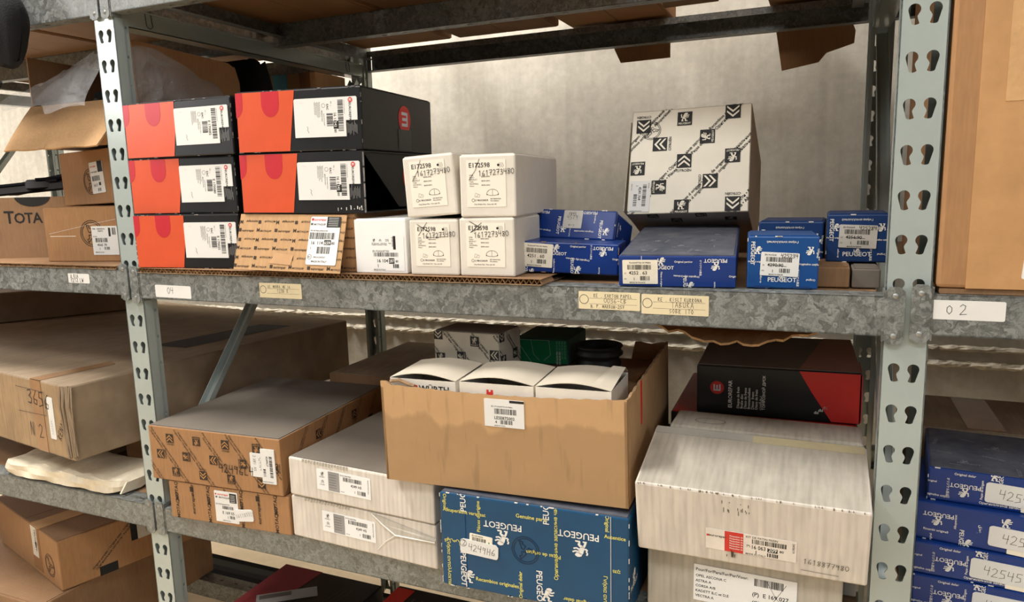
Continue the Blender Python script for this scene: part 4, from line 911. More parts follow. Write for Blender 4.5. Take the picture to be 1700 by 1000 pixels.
for fc in ('front', 'right'):
    pr = face_print(td, fc)
    for x, y, rot, k in ((.009, .060, 180, 'C'), (.078, .052, 0, 'P'), (.052, .026, 90, 'P'), (.113, .032, 90, 'C'), (.012, .022, 0, 'P')): pr.badge(x, y, .016, rot, k, ink, grey_card)
    for u in (-.03, .018, .066, .11): pr.diag(u, .072, -48, .005, ink, WORDS, .11, .0054)
    put(tb, fc, td, pr)
ud = (.094, .106, .042); ub = carton('green_carton', 'green carton with a dark top standing between patterned carton and rubber ring', 'carton', (.682, .168, .9265), (1, 0, -1), ud, {'all': green_dk, 'front': green}, None, .0015, seam='lid')
pr = face_print(ud, 'front')
for k in range(6): pr.text('PER FILTRI OLIO AIR', .074+.0046*(k % 4), .040-.018*(k//4), .0042, mat('pale_green_ink', (120, 186, 150), .6) if k < 4 else white_ink, -90, maxw=.03)
pr.line([(.004, .040), (.030, .002)], .0004, white_ink); pr.line([(.030, .041), (.034, .016), (.044, .006)], .0003, white_ink); pr.line([(.002, .0405), (.062, .0405), (.064, .016), (.052, .006)], .0003, white_ink); put(ub, 'front', ud, pr)
rg = thing('rubber_ring', 'black ribbed rubber ring lying on top beside the green carton', 'ring', (.822, .190, .9262))
mb = MB(); mb.lathe([(.034, 0), (.036, .001), (.037, .008), (.0335, .013), (.0340, .017), (.0395, .021), (.0400, .024), (.0365, .027), (.0370, .031), (.0395, .034), (.0385, .036), (.034, .036), (.033, .034), (.032, .002), (.034, 0)], rubber, 44); mb.build('ring_body', rg, smooth=True)
wd_ = (.27, .33, .190); carton('brown_carton', 'low wide brown carton at the back of the lower shelf behind white cartons', 'carton', (.170, .328, zl), (0, 0, 0), wd_, {'all': kraft_dk, 'top': kraft_grey}, None, seam='x')

# white corrugated cartons by the post
r2d = (.246, .115, .097); r2 = carton('white_corrugated_carton', 'grey white carton with model list label under the tilted white carton', 'carton', (.947, -.003, zl), (-.6, 0, 0), r2d, white_flute_dirty, None, .002, seam='lid')
def d169(p_, w, h):
    p_.text('Pour/For/Para/Fur/Per/Voor:', w*.02, h*.83, .0058, ink)
    for k, t in enumerate(('OPEL ASCONA C', 'ASTRA A', 'CORSA A/B', 'KADETT B,C et D,E', 'VECTRA A')): p_.text(t, w*.02, h*(.66-.14*k), .0052, ink)
    p_.bars(w*.60, h*.70, w*.28, h*.20, ink, n=34); p_.text('(P)  E 169 027', w*.58, h*.42, .0078, ink); p_.text('(Q)  1', w*.58, h*.20, .0072, ink); p_.line([(w*.72, h*.86), (w*.80, h*.5), (w*.9, h*.2)], .0005, ink); p_.line([(w*.90, h*.86), (w*.74, h*.16)], .0005, ink); p_.text('JEU DE', w*.76, h*.22, .005, ink)
sticker(r2, 'front', r2d, .063, .024, .130, .052, d169, -.4, white_bright, .001, 'part_label', .0009)
r1d = (.277, .142, .105); r1 = carton('tilted_white_carton', 'large white corrugated carton tilted forward with a red square on its label', 'carton', (.941, -.035, .7385), (.5, 12.4, .2), r1d, {'all': white_flute, 'top': white_flute_dirty}, None, .003)
mb = MB(); mb.box((.002, .125, .1052), (.135, .142, .1058), mat('silver_tape', (176, 172, 162), .5, bump=.5, bscale=60)); mb.build('tape', r1)
mb = MB(); mb.box((.135, .124, .1052), (.274, .1415, .1058), mat('yellowed_tape', (196, 184, 150), .4)); mb.build('tape', r1)
mb = MB()
for q in range(46): u = rnd.uniform(.003, .27); mb.box((u, -.0003, .1025+.002*rnd.random()), (u+rnd.uniform(.0004, .0011), .001, .1053), mat('grimy_card_edge', (128, 116, 102), .9))
for q in range(14): u = .108+.040*rnd.random(); z = .098-.016*rnd.random(); mb.box((u, -.0004, z-.007*rnd.random()), (u+.0008, .0002, z), ink_soft)
for q in range(5): u = .113+.012*rnd.random(); mb.box((u, -.0021, .012), (u+.0007, .0002, .012+.012*rnd.random()), ink_brown)
tag(mb.build('worn_edge', r1), kind='stuff')
def d160(p_, w, h):
    p_.rect(w*.01, h*.62, .003, .003, redp); p_.text('eurorepar', w*.035, h*.63, .0052, ink); p_.rect(w*.215, 0, w*.21, h, redp)
    for k in range(6): p_.text('Plaquettes de frein', w*.27, h*(.76-.12*k), .0030, white_ink, lay=2)
    p_.text('KIT DE PATIN FREIN', w*.45, h*.84, .0042, ink_soft); p_.bars(w*.52, h*.58, w*.38, h*.22, ink, n=34); p_.text('16 063', w*.51, h*.33, .0082, ink, maxw=w*.16); p_.rect(w*.69, h*.29, w*.11, h*.20, ink); p_.text('209', w*.70, h*.33, .0078, white_ink, lay=2, maxw=w*.09); p_.text('80', w*.82, h*.35, .005, ink); p_.text('1', w*.55, h*.10, .0072, ink); p_.bars(w*.69, h*.06, w*.12, h*.18, ink, n=10); p_.text('MADE IN ITALY', w*.45, h*.02, .0035, ink_soft); p_.text('24/06/19', w*.955, h*.9, .004, ink_soft, -90); p_.text('(P)', w*.455, h*.4, .0045, ink_soft)
sticker(r1, 'front', r1d, .089, .020, .108, .031, d160, -.6, mat('label_pinkish', (232, 224, 214), .6), .0005, 'part_label', .0009)
pn = face_print(r1d, 'front'); pn.hand('1618877980', .205, .0200, .0072, ink_soft, .0006, -2); pn.line([(.203, .010), (.245, .009)], .0006, ink_soft); put(r1, 'front', r1d, pn, 'pen_number', .0008)
r3d = (.262, .075, .225); r3 = carton('white_corrugated_carton', 'tall white carton with pen ellipse behind the tilted white carton', 'carton', (.953, .118, zl), (0, 0, 0), r3d, white_flute_dirty, None, .002, seam='lid')
pn = face_print(r3d, 'front'); pn.line([(.075+.018*math.cos(a_), .212+.008*math.sin(a_)) for a_ in [R(x) for x in range(0, 361, 20)]], .0008, pencil); put(r3, 'front', r3d, pn, 'pen_mark')
pn = face_print(r3d, 'top'); pn.line([(.055+.022*math.cos(a_), .03+.012*math.sin(a_)) for a_ in [R(x) for x in range(0, 361, 20)]], .0009, pencil); put(r3, 'top', r3d, pn, 'pen_mark', .002)
s2d = (.274, .25, .2185); s2 = carton('black_red_carton', 'black and red carton carrying the dusty emblem carton at the back', 'carton', (.938, .205, zl), (1.2, 0, 0), s2d, {'all': black_card, 'top': redp}, 'black and red disc cartons', .002, seam='lid')
pr = face_print(s2d, 'front'); pr.poly([(.165, 0), (.285, 0), (.285, .218), (.155, .218)], redp); put(s2, 'front', s2d, pr, 'colour_print')
sd = (.235, .229, .078); sb_ = carton('black_red_carton', 'black carton with red corner and round emblem, dusty top, under the main shelf', 'carton', (.979, .203, zl+.2212), (2.0, .3, -.4), sd, {'all': black_card, 'top': black_dust}, 'black and red disc cartons', .002, seam='lid')
pr = face_print(sd, 'front'); pr.poly([(.196, .0015), (.2335, .0015), (.2335, .0765), (.150, .0765), (.168, .045)], redp)
pr.eur(.031, .043, .0105, 90, redp, mat('silver_print', (206, 208, 212), .35), lay=1); pr.text('EUROREPAR', .0535, .0115, .0080, white_ink, 90)
for k, t in enumerate(('Disque de frein', 'Brake disc', 'Disco de freno', 'Bremsscheiben', 'Disco  freno', 'Disco de freio', 'تركيب', 'ТОРМОЗНОЙ ДИСК')): pr.text(t, .0645+.0054*k, .0115, .0056, white_ink, 90)
for k in range(3): pr.text('ıllıl', .172+.006*k, .012+.004*k, .006, white_ink, 0)
put(sb_, 'front', sd, pr, 'colour_print')
pr = face_print(sd, 'top'); pr.poly([(.15, .001), (.234, .001), (.234, .226), (.19, .226)], mat('dusty_red_card', (150, 112, 98), .9)); put(sb_, 'top', sd, pr, 'colour_print', .0019)
fl = MB(); fl.prism([(.003, .004), (.09, .004), (.10, .074), (.003, .074)], 0, .2353, .2364, redp); o = fl.build('end_flap', sb_); o.rotation_euler = (0, 0, R(-1.5))

# bottom shelf, glossy red and black cartons
for k, (lb, loc, dm, a_) in enumerate((('glossy dark red and black carton with dim label on the bottom shelf by the post', (.040, -.008, .1935), (.262, .30, .1765), 0), ('glossy dark red and black carton on the bottom shelf under the petrol blue carton', (.330, -.004, .1935), (.40, .32, .170), 0))):
    r = carton('glossy_carton', lb, 'carton', loc, (a_, 0, 0), dm, {'all': black_card, 'top': black_card}, 'glossy cartons on the bottom shelf', .002, seam='lid')
    pr = face_print(dm, 'top')
    if k == 0: pr.poly([(.002, .002), (.06, .002), (.09, .16), (.105, .298), (.002, .298)], mat('dull_crimson_print', (120, 42, 48), .45)); pr.poly([(.03, .17), (.13, .245), (.155, .215), (.055, .14)], ink_grey, lay=1); pr.poly([(.038, .17), (.09, .21), (.10, .198), (.048, .158)], ink_soft, lay=2); [pr.line([(.15+.012*q, .02), (.19+.012*q, .26)], .0008, ink_soft) for q in range(3)]
    else: pr.poly([(.002, .002), (.03, .002), (.045, .31), (.002, .31)], redp); [pr.line([(.06+.02*q, .05), (.06+.02*q, .28)], .004, ink_soft) for q in range(6)]
    put(r, 'top', dm, pr, 'colour_print', .0019)

# ------------------------------------------------------------------ neighbouring bay: tan cartons, bag, foam
zb = 1.0962
def recl(pr, u, v, r, m=ink_brown): pr.recycle(u, v, r, m)
b_d = (.168, .18, .106); r = carton('tan_carton', 'tan carton with white label 4565 78 at the shelf edge beside the post', 'carton', (-.264, .030, zb), (11, 0, 0), b_d, kraft, 'tan cartons beside the clear bag', .002, seam='x')
pr = face_print(b_d, 'front'); recl(pr, .108, .055, .026); pr.line([(.01, .055), (.12, .075), (.165, .082)], .0005, white_ink); pr.line([(.012, .05), (.07, .050)], .0012, mat('tape_glint', (240, 226, 206), .2)); put(r, 'front', b_d, pr)
def d45(p_, w, h): p_.text('PSA  ORIGINAL', w*.05, h*.88, .0042, ink); p_.text('PARTS', w*.25, h*.80, .0042, ink); p_.rect(w*.66, h*.64, w*.08, h*.30, ink); p_.bars(w*.80, h*.70, w*.16, h*.24, ink, n=8); p_.text('BUTEE', w*.05, h*.62, .003, ink_soft); p_.bars(w*.12, h*.44, w*.5, h*.15, ink, n=26); p_.text('4565 78', w*.18, h*.31, .0065, ink); p_.text('1', w*.24, h*.18, .006, ink); p_.bars(w*.45, h*.18, w*.22, h*.10, ink, n=9); p_.text('MADE IN EU', w*.08, h*.07, .0036, ink_soft)
sticker(r, 'front', b_d, .108, .013, .058, .056, d45, 0, paper, .001, 'part_label', .0010)
b2_ = (.205, .18, .107); r = carton('tan_carton', 'tan carton with greyish white label stacked turned on the 4565 78 carton', 'carton', (-.311, .112, zb+.1078), (-8, 0, -1.5), b2_, kraft, 'tan cartons beside the clear bag', .002)
pr = face_print(b2_, 'front'); recl(pr, .108, .045, .026); put(r, 'front', b2_, pr)
def d45b(p_, w, h): p_.rect(w*.62, h*.66, w*.36, h*.34, ink); p_.text('eurorepar', w*.06, h*.84, .005, redp, maxw=w*.5); p_.text('M  MOTAQUIP', w*.06, h*.66, .0042, ink, maxw=w*.5); p_.bars(w*.1, h*.40, w*.6, h*.16, ink, n=20); p_.text('1617', w*.15, h*.22, .0075, ink); p_.rect(w*.58, h*.24, w*.15, h*.10, ink); p_.bars(w*.45, h*.06, w*.3, h*.1, ink, n=8)
sticker(r, 'front', b2_, .112, .020, .046, .062, d45b, 3, mat('label_grey2', (226, 224, 218), .6), .001, 'part_label', .0010)
carton('tan_carton', 'narrow plain tan carton behind the turned tan carton over the black lettered carton', 'carton', (-.415, .195, zb+.1330), (-8, 0, 0), (.098, .16, .085), kraft_dk, 'tan cartons beside the clear bag', .002)
# open carton with black word
Td = (.262, .15, .128); T_ = thing('lettered_carton', 'open tan carton with black brand lettering holding dark trim parts', 'carton', (-.551, .035, zb), (20, 0, 0)); w, d, h = Td; mb = MB()
mb.box((0, 0, 0), (w, .004, h), kraft_dk); mb.box((0, d-.004, 0), (w, d, h), kraft_dk); mb.box((0, .004, 0), (.004, d-.004, h), kraft_dk); mb.box((w-.004, .004, 0), (w, d-.004, h), kraft_dk); mb.box((.004, .004, 0), (w-.004, d-.004, .004), kraft_dk); mb.build('body', T_)
pr = Print(w, h); [pr.text(c_, u_, .074, s_, ink) for c_, u_, s_ in (('T', .108, .037), ('O', .129, .031), ('T', .153, .031), ('A', .171, .031), ('L', .194, .031))]; pr.poly([(.175+.040*math.cos(R(a_)), h+.002+.022*math.sin(R(a_))) for a_ in range(180, 361, 15)], ink); put(T_, 'front', Td, pr, 'brand_print')
for k, (x, y, z, L_, yaw, pit) in enumerate(((-.545, .085, 1.226, .20, 18, 4), (-.53, .135, 1.228, .19, 22, 10), (-.42, .105, 1.240, .10, 50, 3))):
    r = thing('trim_part', ('long black plastic trim lying level in the lettered carton', 'black plastic trim propped steeply in the lettered carton', 'short black plastic trim crossing the others in the lettered carton')[k], 'car part', (x, y, z), (yaw, 0, -pit), 'black trims in the lettered carton')
    mb = MB(); mb.prism([(0, 0), (.035, 0), (.045, .012), (.03, .022), (.01, .018)], 0, 0, L_, rubber); mb.build('strip', r, bevel=.003); mb = MB(); mb.box((.02, .008, .0185), (L_-.02, .026, .0235), fabric); mb.build('clip_rail', r)
# big open carton with hanging flap
O_ = thing('flap_carton', 'big open brown carton with front flap hanging over the tan cartons', 'carton', (-.352, .092, zb+.2255), (0, 0, 0)); w, d, h = .302, .275, .085; mb = MB()
mb.box((0, 0, 0), (w, .004, h), kraft_lt); mb.box((0, d-.004, 0), (w, d, h), kraft_dk); mb.box((0, .004, 0), (.004, d-.004, h), kraft_dk); mb.box((w-.004, .004, 0), (w, d-.004, h), kraft); mb.box((.004, .004, 0), (w-.004, d-.004, .004), kraft_dk); mb.build('body', O_)
mb = MB(); rows = [[(.006+.292*i/10+.03*(j/5)*(1 if i < 5 else -.1), -.003-.085*j/5, h-.001-.080*(j/5)-.012*(j/5)**2+(.0012*math.sin(i*1.9) if j == 5 else 0)) for i in range(11)] for j in range(6)]
mb.sheet(rows, kraft_lt, -.003); mb.build('front_flap', O_)
mb = MB(); mb.prism([(.003, h-.001), (d, h-.001), (d, h+.055), (d-.010, h+.085), (d-.03, h+.094), (.01, h+.104), (.003, h+.10)], 0, w-.0045, w-.001, kraft); mb.build('side_flap', O_)
mb = MB(); mb.prism([(0, h-.001), (w-.006, h-.001), (w-.01, h+.09), (.01, h+.095)], 1, d-.005, d-.0015, kraft_dk); mb.build('back_flap', O_)
mb = MB(); mb.prism([(.003, h-.001), (d-.006, h-.001), (d-.02, h+.09), (.003, h+.098)], 0, .001, .004, kraft_dk); mb.build('side_flap', O_)
# clear bag, crumpled: a lump beside the side flap and a tail drawn over the front flap
bg = thing('clear_plastic_bag', 'crumpled clear polythene bag draped from the big open carton behind the post', 'bag', (-.008, .055, zb+.287))
def crumple(x, y, z): return .5*math.sin(61*x+43*z)+.5*math.sin(47*y-71*z+2)+.6*math.sin(29*x+83*y)+.35*math.sin(131*x-90*y+50*z)
mb = MB(); rows = []; nu, nv = 40, 18
for j in range(nv+1):
    v = j/nv; row = []
    for i in range(nu+1):
        a_ = 2*math.pi*i/nu; rr = math.cos(v*math.pi/2)**.7
        y = .125+.125*rr*math.sin(a_)-.09*v; x = .036*rr*math.cos(a_)+.002; z = .108*math.sin(v*math.pi/2)*(1-.25*max(0, math.sin(a_)))
        c_ = crumple(x, y, z)*(1-v*.8)
        row.append((min(max(x+.006*c_, -.038), .062), y+.006*c_, max(.002, z+.004*c_)))
    rows.append(row)
mb.sheet(rows, polythene); mb.build('film', bg)
mb = MB(); rows = []
for j in range(15):
    v = j/14; row = []
    for i in range(25):
        u = i/24; x = -.225+.185*u-.015*v*(1-u); y = -.006-.105*v*(.55+.45*(1-u)); z = .050-.062*v+.045*u*(1-v)
        c_ = crumple(x*1.3, y*1.5, z)
        row.append((x+.004*c_, y-.009+.006*c_, z+.008+.008*c_))
    rows.append(row)
mb.sheet(rows, polythene); mb.build('film_tail', bg)
r = thing('black_part', 'black plastic part lying inside the big open carton', 'car part', (-.26, .12, zb+.2300), (0, 0, 0)); mb = MB(); mb.prism([(0, 0), (.16, 0), (.15, .05), (.06, .095), (.01, .05)], 1, 0, .10, rubber); mb.build('shell', r, bevel=.008, seg=2); mb = MB(); mb.prism([(.03, .0705), (.10, .0745), (.09, .105), (.04, .105)], 1, .02, .08, fabric); mb.build('rib', r)
# black fabric bag and pale carton seen over the orange cartons
r = thing('black_fabric_bag', 'black fabric bag slumped between the big open carton and pale taped carton', 'bag', (-.165, .485, 1.0968)); mb = MB(); rows = []
for j in range(13):
    v = j/12; rows.append([(.098*math.cos(2*math.pi*i/24)*(1-.25*v**3)*(1+.05*math.sin(i*2.1+j)), .085*math.sin(2*math.pi*i/24)*(1-.3*v**3), .425*v+.012*math.sin(i*.9)*v) for i in range(25)])
mb.sheet(rows, fabric); top = rows[-1]; mb.add(top[:-1], [tuple(range(24))], fabric); mb.build('bag_body', r, smooth=True)
mb = MB(); mb.tube([(-.05, 0, .42), (-.03, 0, .432), (.02, .01, .435), (.06, .01, .42)], .008, fabric); mb.build('handle', r)
# left edge: dark bag with straps
r = thing('strap_bag', 'black bag with dangling straps hanging from the upper shelf beam', 'bag', (-.240, -.054, 1.405)); mb = MB(); rows = []
for j in range(15):
    v = j/14; tk = .030*math.sin(math.pi*min(1, .12+v*.95))**.6+.004
    rows.append([((.085+.022*math.sin(math.pi*v)-.03*v**4)*math.copysign(abs(math.cos(2*math.pi*i/32))**.75, math.cos(2*math.pi*i/32)), tk*math.copysign(abs(math.sin(2*math.pi*i/32))**.8, math.sin(2*math.pi*i/32))*(1+.14*math.sin(i*1.9+4*v))+.002, .055+.150*v+.008*math.sin(i*.8)*(1-v)) for i in range(33)])
mb.sheet(rows, fabric); mb.add(rows[0][:-1], [tuple(range(32))], fabric); mb.add(rows[-1][:-1], [tuple(range(32))], fabric); mb.build('bag_body', r, smooth=True)
for x in (-.035, .035):
    mb = MB(); mb.tube([(x, .0, .195), (x*.9, .02, .1800), (x*.8, .046, .1772), (x*.8, .062, .1772)], .0028, fabric); mb.build('hanging_loop', r)
for q, pts in enumerate(([(.02, -.02, .07), (.045, -.022, .03), (.01, -.022, -.01), (-.01, -.02, -.03), (.025, -.022, -.02), (.06, -.02, .02)], [(-.03, -.02, .07), (-.035, -.022, .02), (-.01, -.02, -.015), (.03, -.022, -.045)])):
    mb = MB(); mb.tube(pts, .005, fabric); mb.build('strap', r)
carton('brown_carton', 'tall brown carton at the rear under the pale taped carton', 'carton', (-.37, .615, 1.0895), (0, 0, 0), (.335, .125, .20), kraft_dk, None, seam='x')
pcd = (.335, .125, .225); pc = carton('pale_carton', 'pale tan carton with blue tape corner at the rear of the tan stack', 'carton', (-.37, .615, 1.2915), (0, 0, 0), pcd, kraft_lt, None, seam='x')
mb = MB(); mb.box((.20, -.0007, .17), (.245, .0004, .226), mat('blue_tape', (96, 178, 196), .5)); mb.build('blue_tape', pc); mb = MB(); mb.box((.285, -.0007, .0), (.318, .0004, .226), tapebrown); mb.build('tape', pc)

# lower shelf of that bay
fo_ = thing('foam_slab', 'foam slab wrapped in white film lying along the shelf edge', 'packaging', (-.460, -.004, .6375)); mb = MB(); rows = []
n = 40
for i in range(n+1):
    u = i/n; x = .362*u; k = 1-.5*(abs(2*u-1)**14); ring = []
    for j in range(16):
        a_ = 2*math.pi*j/16; cy, cz = math.cos(a_), math.sin(a_)
        y = .058+.060*math.copysign(abs(cy)**.3, cy)*k; z = .0165+.0158*math.copysign(abs(cz)**.30, cz)*k+.0016*math.sin(x*70+j)*max(0, cz)
        ring.append((x, y+.003*math.sin(x*55+j*2), max(z+.0022*crumple(x*1.5, y*2, z)*max(0, cz), .0006)))
    ring.append(ring[0]); rows.append(ring)
mb.sheet(rows, foam); mb.add(rows[0][:-1], [tuple(range(16))], foam); mb.add(rows[-1][:-1], [tuple(reversed(range(16)))], foam); mb.build('wrapped_body', fo_, smooth=False)
mb = MB(); mb.prism([(.004, .006), (.05, .002), (.085, .010), (.075, .022), (.02, .024)], 0, .3615, .3650, foam); mb.build('film_end_fold', fo_)
carton('brown_carton', 'small brown carton propping up the long battered carton near the post', 'carton', (-.235, .13, .6362), (-6, 0, 0), (.16, .30, .079), kraft, None, seam='lid')
carton('brown_carton', 'small brown carton propping up the long battered carton behind the foam slab', 'carton', (-.62, .135, .6362), (0, 0, 0), (.30, .25, .079), kraft_dk, None, seam='lid')
ld = (1.0, .745, .150); lb_ = carton('battered_carton', 'long battered tan carton with crushed corner and handwritten number', 'carton', (-1.146, .110, .7165), (-8.6, 0, 0), ld, {'all': kraft_grey, 'front': mat('grubby_kraft_card', (168, 140, 106), .85, kind='flute', bump=.1, var=.12), 'top': kraft_grey}, None, .004)
pn = face_print(ld, 'front'); pn.hand('3656', .845, .098, .030, ink, .0019, -2); pn.hand('RENAU2', .958, .035, .014, ink, .0014, 62); pn.hand('4', .977, .022, .014, pencil, .0009); pn.hand('N 2', .84, .03, .028, ink, .0015); pn.line([(.80, .128), (.912, .128), (.912, .08), (.80, .076)], .0008, pencil); put(lb_, 'front', ld, pn, 'pen_number', .0012)
sticker(lb_, 'front', ld, .920, .035, .021, .085, lambda p_, w, h: p_.hand('122334', w*.62, h*.1, .007, ink_grey, .0005, 90), 0, paper, .002, 'blank_label')
mb = MB(); mb.box((.862, -.0010, .002), (.902, .0003, .149), tapebrown); mb.build('tape', lb_)
mb = MB(); mb.add([(.86, -.0005, .1506), (.90, -.0005, .1506), (.905, .15, .1506), (.87, .16, .1506)], [(0, 1, 2, 3)], tapebrown); mb.add([(.80, .30, .1506), (.90, .32, .1506), (.92, .62, .1506), (.82, .60, .1506)], [(0, 1, 2, 3)], mat('dark_print_patch', (58, 54, 50), .7)); tag(mb.build('tape', lb_), kind='stuff')
mb = MB()
for q in range(7): x = .984+.0035*q; mb.tube([(x, -.004+.0016*q, .151-.004*rnd.random()), (x+rnd.uniform(-.004, .003), -.007+.0014*q, .11), (x+rnd.uniform(-.004, .005), -.005+.0014*q, .06), (x+rnd.uniform(-.002, .004), -.004+.0014*q, .004+.008*rnd.random())], .0022, kraft_grey, 5)
tag(mb.build('crushed_corner', lb_), kind='stuff')
carton('flat_carton', 'wide flat tan carton lying on top of the long battered carton', 'carton', (-1.20, .430, .8680), (-33, 0, 0), (.18, .44, .085), kraft_grey, None, .003, seam='x')
# bottom of that bay
bbd = (.69, .47, .163); bb = carton('brown_carton', 'big brown carton at the bottom under the tape sealed carton', 'carton', (-1.05, -.02, .1935), (0, 0, 0), bbd, kraft_dk, None, .003, seam='x')
lld = (.39, .30, .116); ll = carton('taped_carton', 'tan carton sealed with printed tape and recycling stamp, turned at an angle', 'carton', (-.742, .140, .3590), (-15.5, 0, 0), lld, {'all': kraft, 'top': kraft_dk}, None, .003, seam='y')
pr = face_print(lld, 'front'); recl(pr, .335, .045, .027); put(ll, 'front', lld, pr, 'recycling_stamp')
mb = MB(); mb.box((.235, -.0008, .010), (.285, .0003, .1165), tapebrown); mb.box((.235, .0, .1165), (.285, .30, .1182), taped_lt); mb.build('tape', ll)
sticker(ll, 'front', lld, .238, .042, .034, .074, lambda p_, w, h: (p_.text('PEUGEOT', w*.62, h*.92, .012, ink, -90), p_.lion(w*.75, h*.42, .016, ink)), 0, mat('tape_white', (214, 206, 190), .4), .001, 'printed_tape')
pr = face_print(lld, 'right'); pr.diag(.06, .015, 42, .007, ink_brown, WORDS, .11, .008); pr.diag(.20, .0, 42, .007, ink_brown, WORDS, .13, .008); pr.rect(.155, .055, .04, .045, ink); pr.rect(.08, .0, .04, .022, ink); put(ll, 'right', lld, pr)
sticker(ll, 'right', lld, .170, .055, .032, .055, lambda p_, w, h: p_.text('PEUGEOT', w*.6, h*.9, .009, pencil, -90), 0, mat('tape_white', (214, 206, 190), .4), .001, 'printed_tape')

# ------------------------------------------------------------------ the bay tagged 02
rbd = (.52, .42, .430); rb = carton('tall_tan_carton', 'tall tan carton with wide glossy tape filling the shelf tagged 02', 'carton', (1.2725, -.003, 1.0972), (0, 0, 0), rbd, kraft, None, .004, seam='x')
mb = MB(); mb.box((.028, -.0007, .0), (.10, .0003, .429), mat('clear_tape_face', (190, 146, 100), .3, coat=.4)); mb.build('tape', rb)
mb = MB(); mb.box((.052, -.0012, .20), (.098, -.0002, .429), taped_lt); mb.build('crumpled_tape', rb)
sticker(rb, 'front', rbd, .079, .012, .06, .058, lambda p_, w, h: (p_.text('VW', w*.06, h*.60, .005, ink), p_.bars(w*.08, h*.40, w*.6, h*.16, ink, n=26), p_.text('(P)', w*.05, h*.26, .005, ink), p_.text('MADE IN', w*.05, h*.04, .0055, ink)), -4, paper, .002, 'part_label', .0010)
carton('flattened_carton', 'flattened brown carton under the tall tan carton', 'carton', (1.2760, .0005, 1.0897), (0, 0, 0), (.50, .40, .0068), kraft_dk, None, .001)
BL = [('Original delar', .040, .037, 0, .0042), ('P', .041, .026, 180, .0078), ('L', .040, .015, 180, .0125), ('オリジナル部品', .021, .020, -90, .0036), ('Original', .004, .024, 0, .0036), ('Oryginalne części', .010, .006, -2, .004), ('Оригинальные запасные части', .088, .004, 0, .0042), ('P', .080, .036, 90, .006), ('L', .072, .042, 0, .012), ('Peças de origem', .060, .022, 90, .0038), ('P', .15, .03, 180, .008), ('L', .17, .012, 0, .012)]
BL2 = [('P', .026, .038, 180, .0078), ('L', .025, .027, 180, .0125), ('Ricambi originali', .024, .013, 0, .0042), ('Alkuperäiset', .046, .030, 90, .0038), ('P', .050, .006, -90, .007), ('L', .059, .004, 0, .012), ('قطع', .070, .026, -90, .005), ('Original', .020, .003, 90, .0038), ('L', .098, .040, 0, .012), ('P', .15, .03, 180, .008)]
# support carton, then the stack from bottom to top
carton('blue_flat_carton', 'flat blue carton at the base of the stack of blue cartons', 'carton', (1.277, .050, .6362), (0, 0, 0), (.21, .20, .0345), blue, 'stack of flat blue cartons', .0018)
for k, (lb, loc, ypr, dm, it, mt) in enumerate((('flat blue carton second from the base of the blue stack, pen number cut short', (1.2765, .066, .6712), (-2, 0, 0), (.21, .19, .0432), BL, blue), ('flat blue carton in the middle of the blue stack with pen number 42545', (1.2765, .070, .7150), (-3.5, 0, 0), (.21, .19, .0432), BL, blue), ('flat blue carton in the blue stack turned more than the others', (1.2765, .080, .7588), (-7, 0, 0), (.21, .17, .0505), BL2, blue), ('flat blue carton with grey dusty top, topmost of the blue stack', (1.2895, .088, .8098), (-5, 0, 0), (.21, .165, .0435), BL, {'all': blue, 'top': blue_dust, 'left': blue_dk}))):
    r = carton('blue_flat_carton', lb, 'carton', loc, ypr, dm, mt, 'stack of flat blue cartons', .0018, edge=(white_lip, 7), seam='lid' if k == 3 else None)
    pr = face_print(dm, 'front'); peu(pr, it); put(r, 'front', dm, pr)
    sticker(r, 'front', dm, (.066, .062, .080, .062)[k], .008, .075, .026, lambda p_, w, h: p_.hand('42545', .014, .007, .0115, ink_soft, .0006, -3), -2, paper, .003, 'pen_label', .0014)
    sticker(r, 'front', dm, .100, .001, .05, .014, lambda p_, w, h: p_.text('MADE IN FRANCE', .044, .010, .005, ink, 180), -2, mat('label_ivory', (240, 232, 214), .6), .0006, 'part_label', .0009)
    if k == 3:
        pr = face_print(dm, 'top'); peu(pr, [('L', .04, .03, 175, .011), ('P', .045, .022, 0, .006), ('Genuine', .02, .06, 170, .005), ('P', .075, .06, 160, .006), ('L', .08, .10, 175, .011), ('P', .08, .09, 0, .006), ('Genuine', .05, .12, 160, .005), ('L', .11, .05, 0, .011), ('P', .012, .10, 80, .006), ('Genuine', .03, .015, 0, .004), ('P', .10, .015, 90, .006)], white_faint); put(r, 'top', dm, pr, 'printed_pattern', .0019)
bp = carton('brown_carton', 'dusty brown carton with glossy taped seam behind the blue stack', 'carton', (1.285, .290, .6362), (0, 0, 0), (.55, .19, .205), kraft_grey, None, .003, seam='y')
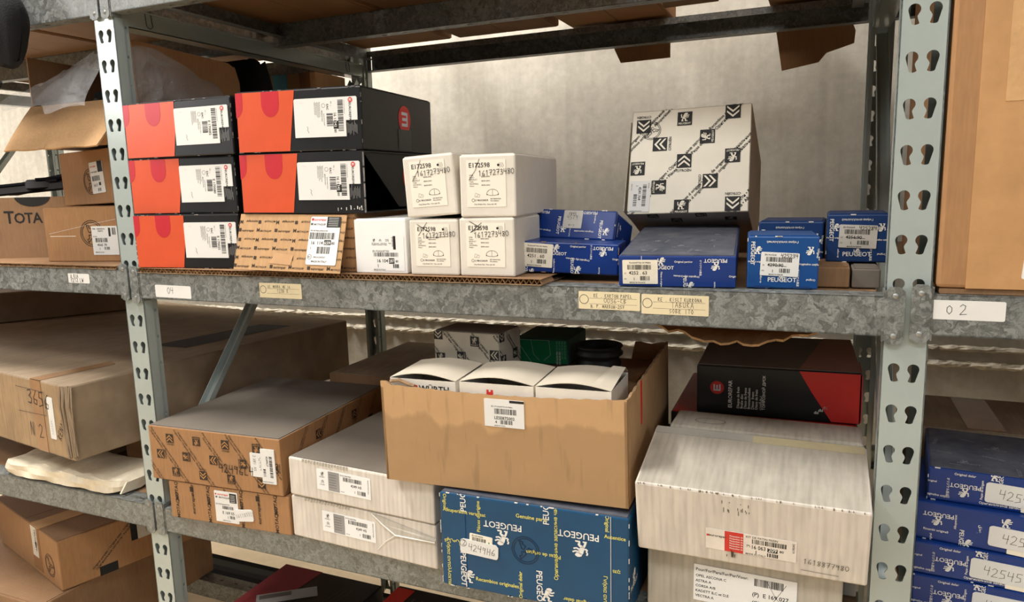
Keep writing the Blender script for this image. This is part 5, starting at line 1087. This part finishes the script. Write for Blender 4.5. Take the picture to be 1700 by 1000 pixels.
mb = MB(); mb.box((.08, .01, .2064), (.13, .18, .2072), tapebrown); mb.build('tape', bp)

# ------------------------------------------------------------------ cartons on the top level, seen from below
tops = ((-1.20, .02, .34, .72, .24, kraft_dk, 'brown carton on the top level over the strap bag'), (-.84, .03, .38, .70, .26, kraft_dk, 'brown carton on the top level over the lettered carton'), (-.44, .02, .40, .72, .22, kraft_dk, 'brown carton on the top level over the big open flap carton'),
        (.03, .02, .26, .72, .25, kraft, 'brown carton on the top level over the orange cartons'), (.31, .025, .26, .715, .24, kraft_dk, 'dark brown carton on the top level over the tan printed carton'), (.59, .02, .235, .80, .26, kraft, 'brown carton with short hanging flap on the top level over cream cartons'), (1.03, .03, .18, .79, .25, kraft, 'brown carton with ragged hanging flap on the top level near the post'), (1.275, .02, .5, .72, .3, kraft_dk, 'brown carton on the top level over the tall tan carton'))
for k, (x, y, w_, d_2, h_, mt, lb) in enumerate(tops):
    r = carton('top_carton', lb, 'carton', (x, y, 1.5855), (0, 0, 0), (w_, d_2, h_), mt, 'cartons on the top level', .003)
    for a_, b_ in ((.004, w_/2-.001), (w_/2+.001, w_-.004)):
        mb = MB(); mb.box((a_, .004, -.0012), (b_, d_2-.004, .0004), mt); mb.build('bottom_flap', r)
    if k in (5, 6):
        mb = MB()
        pts = [(.065, .003), (.105, -.082), (.222, -.080), (.222, .003)] if k == 5 else [(.004, .003), (.026, -.130), (.10, -.118), (.115, -.100), (.168, -.085), (.170, -.06), (.164, -.045), (.172, .003)]
        mb.prism(pts, 1, d_2+.0012, d_2+.0042, kraft); mb.build('hanging_flap', r)
t = thing('loose_cardboard', 'slanted loose cardboard piece with printed edge over the top level beam', 'cardboard', (.86, .30, 1.5862), (8, 0, 0)); mb = MB(); mb.prism([(0, 0), (.14, .03), (.13, .37), (.02, .39)], 2, 0, .004, kraft_dk); mb.build('sheet', t); mb = MB(); mb.prism([(.02, .391), (.13, .371), (.13, .3712), (.02, .3912)], 2, 0, .0039, kraft_lt); mb.build('edge_strip', t)
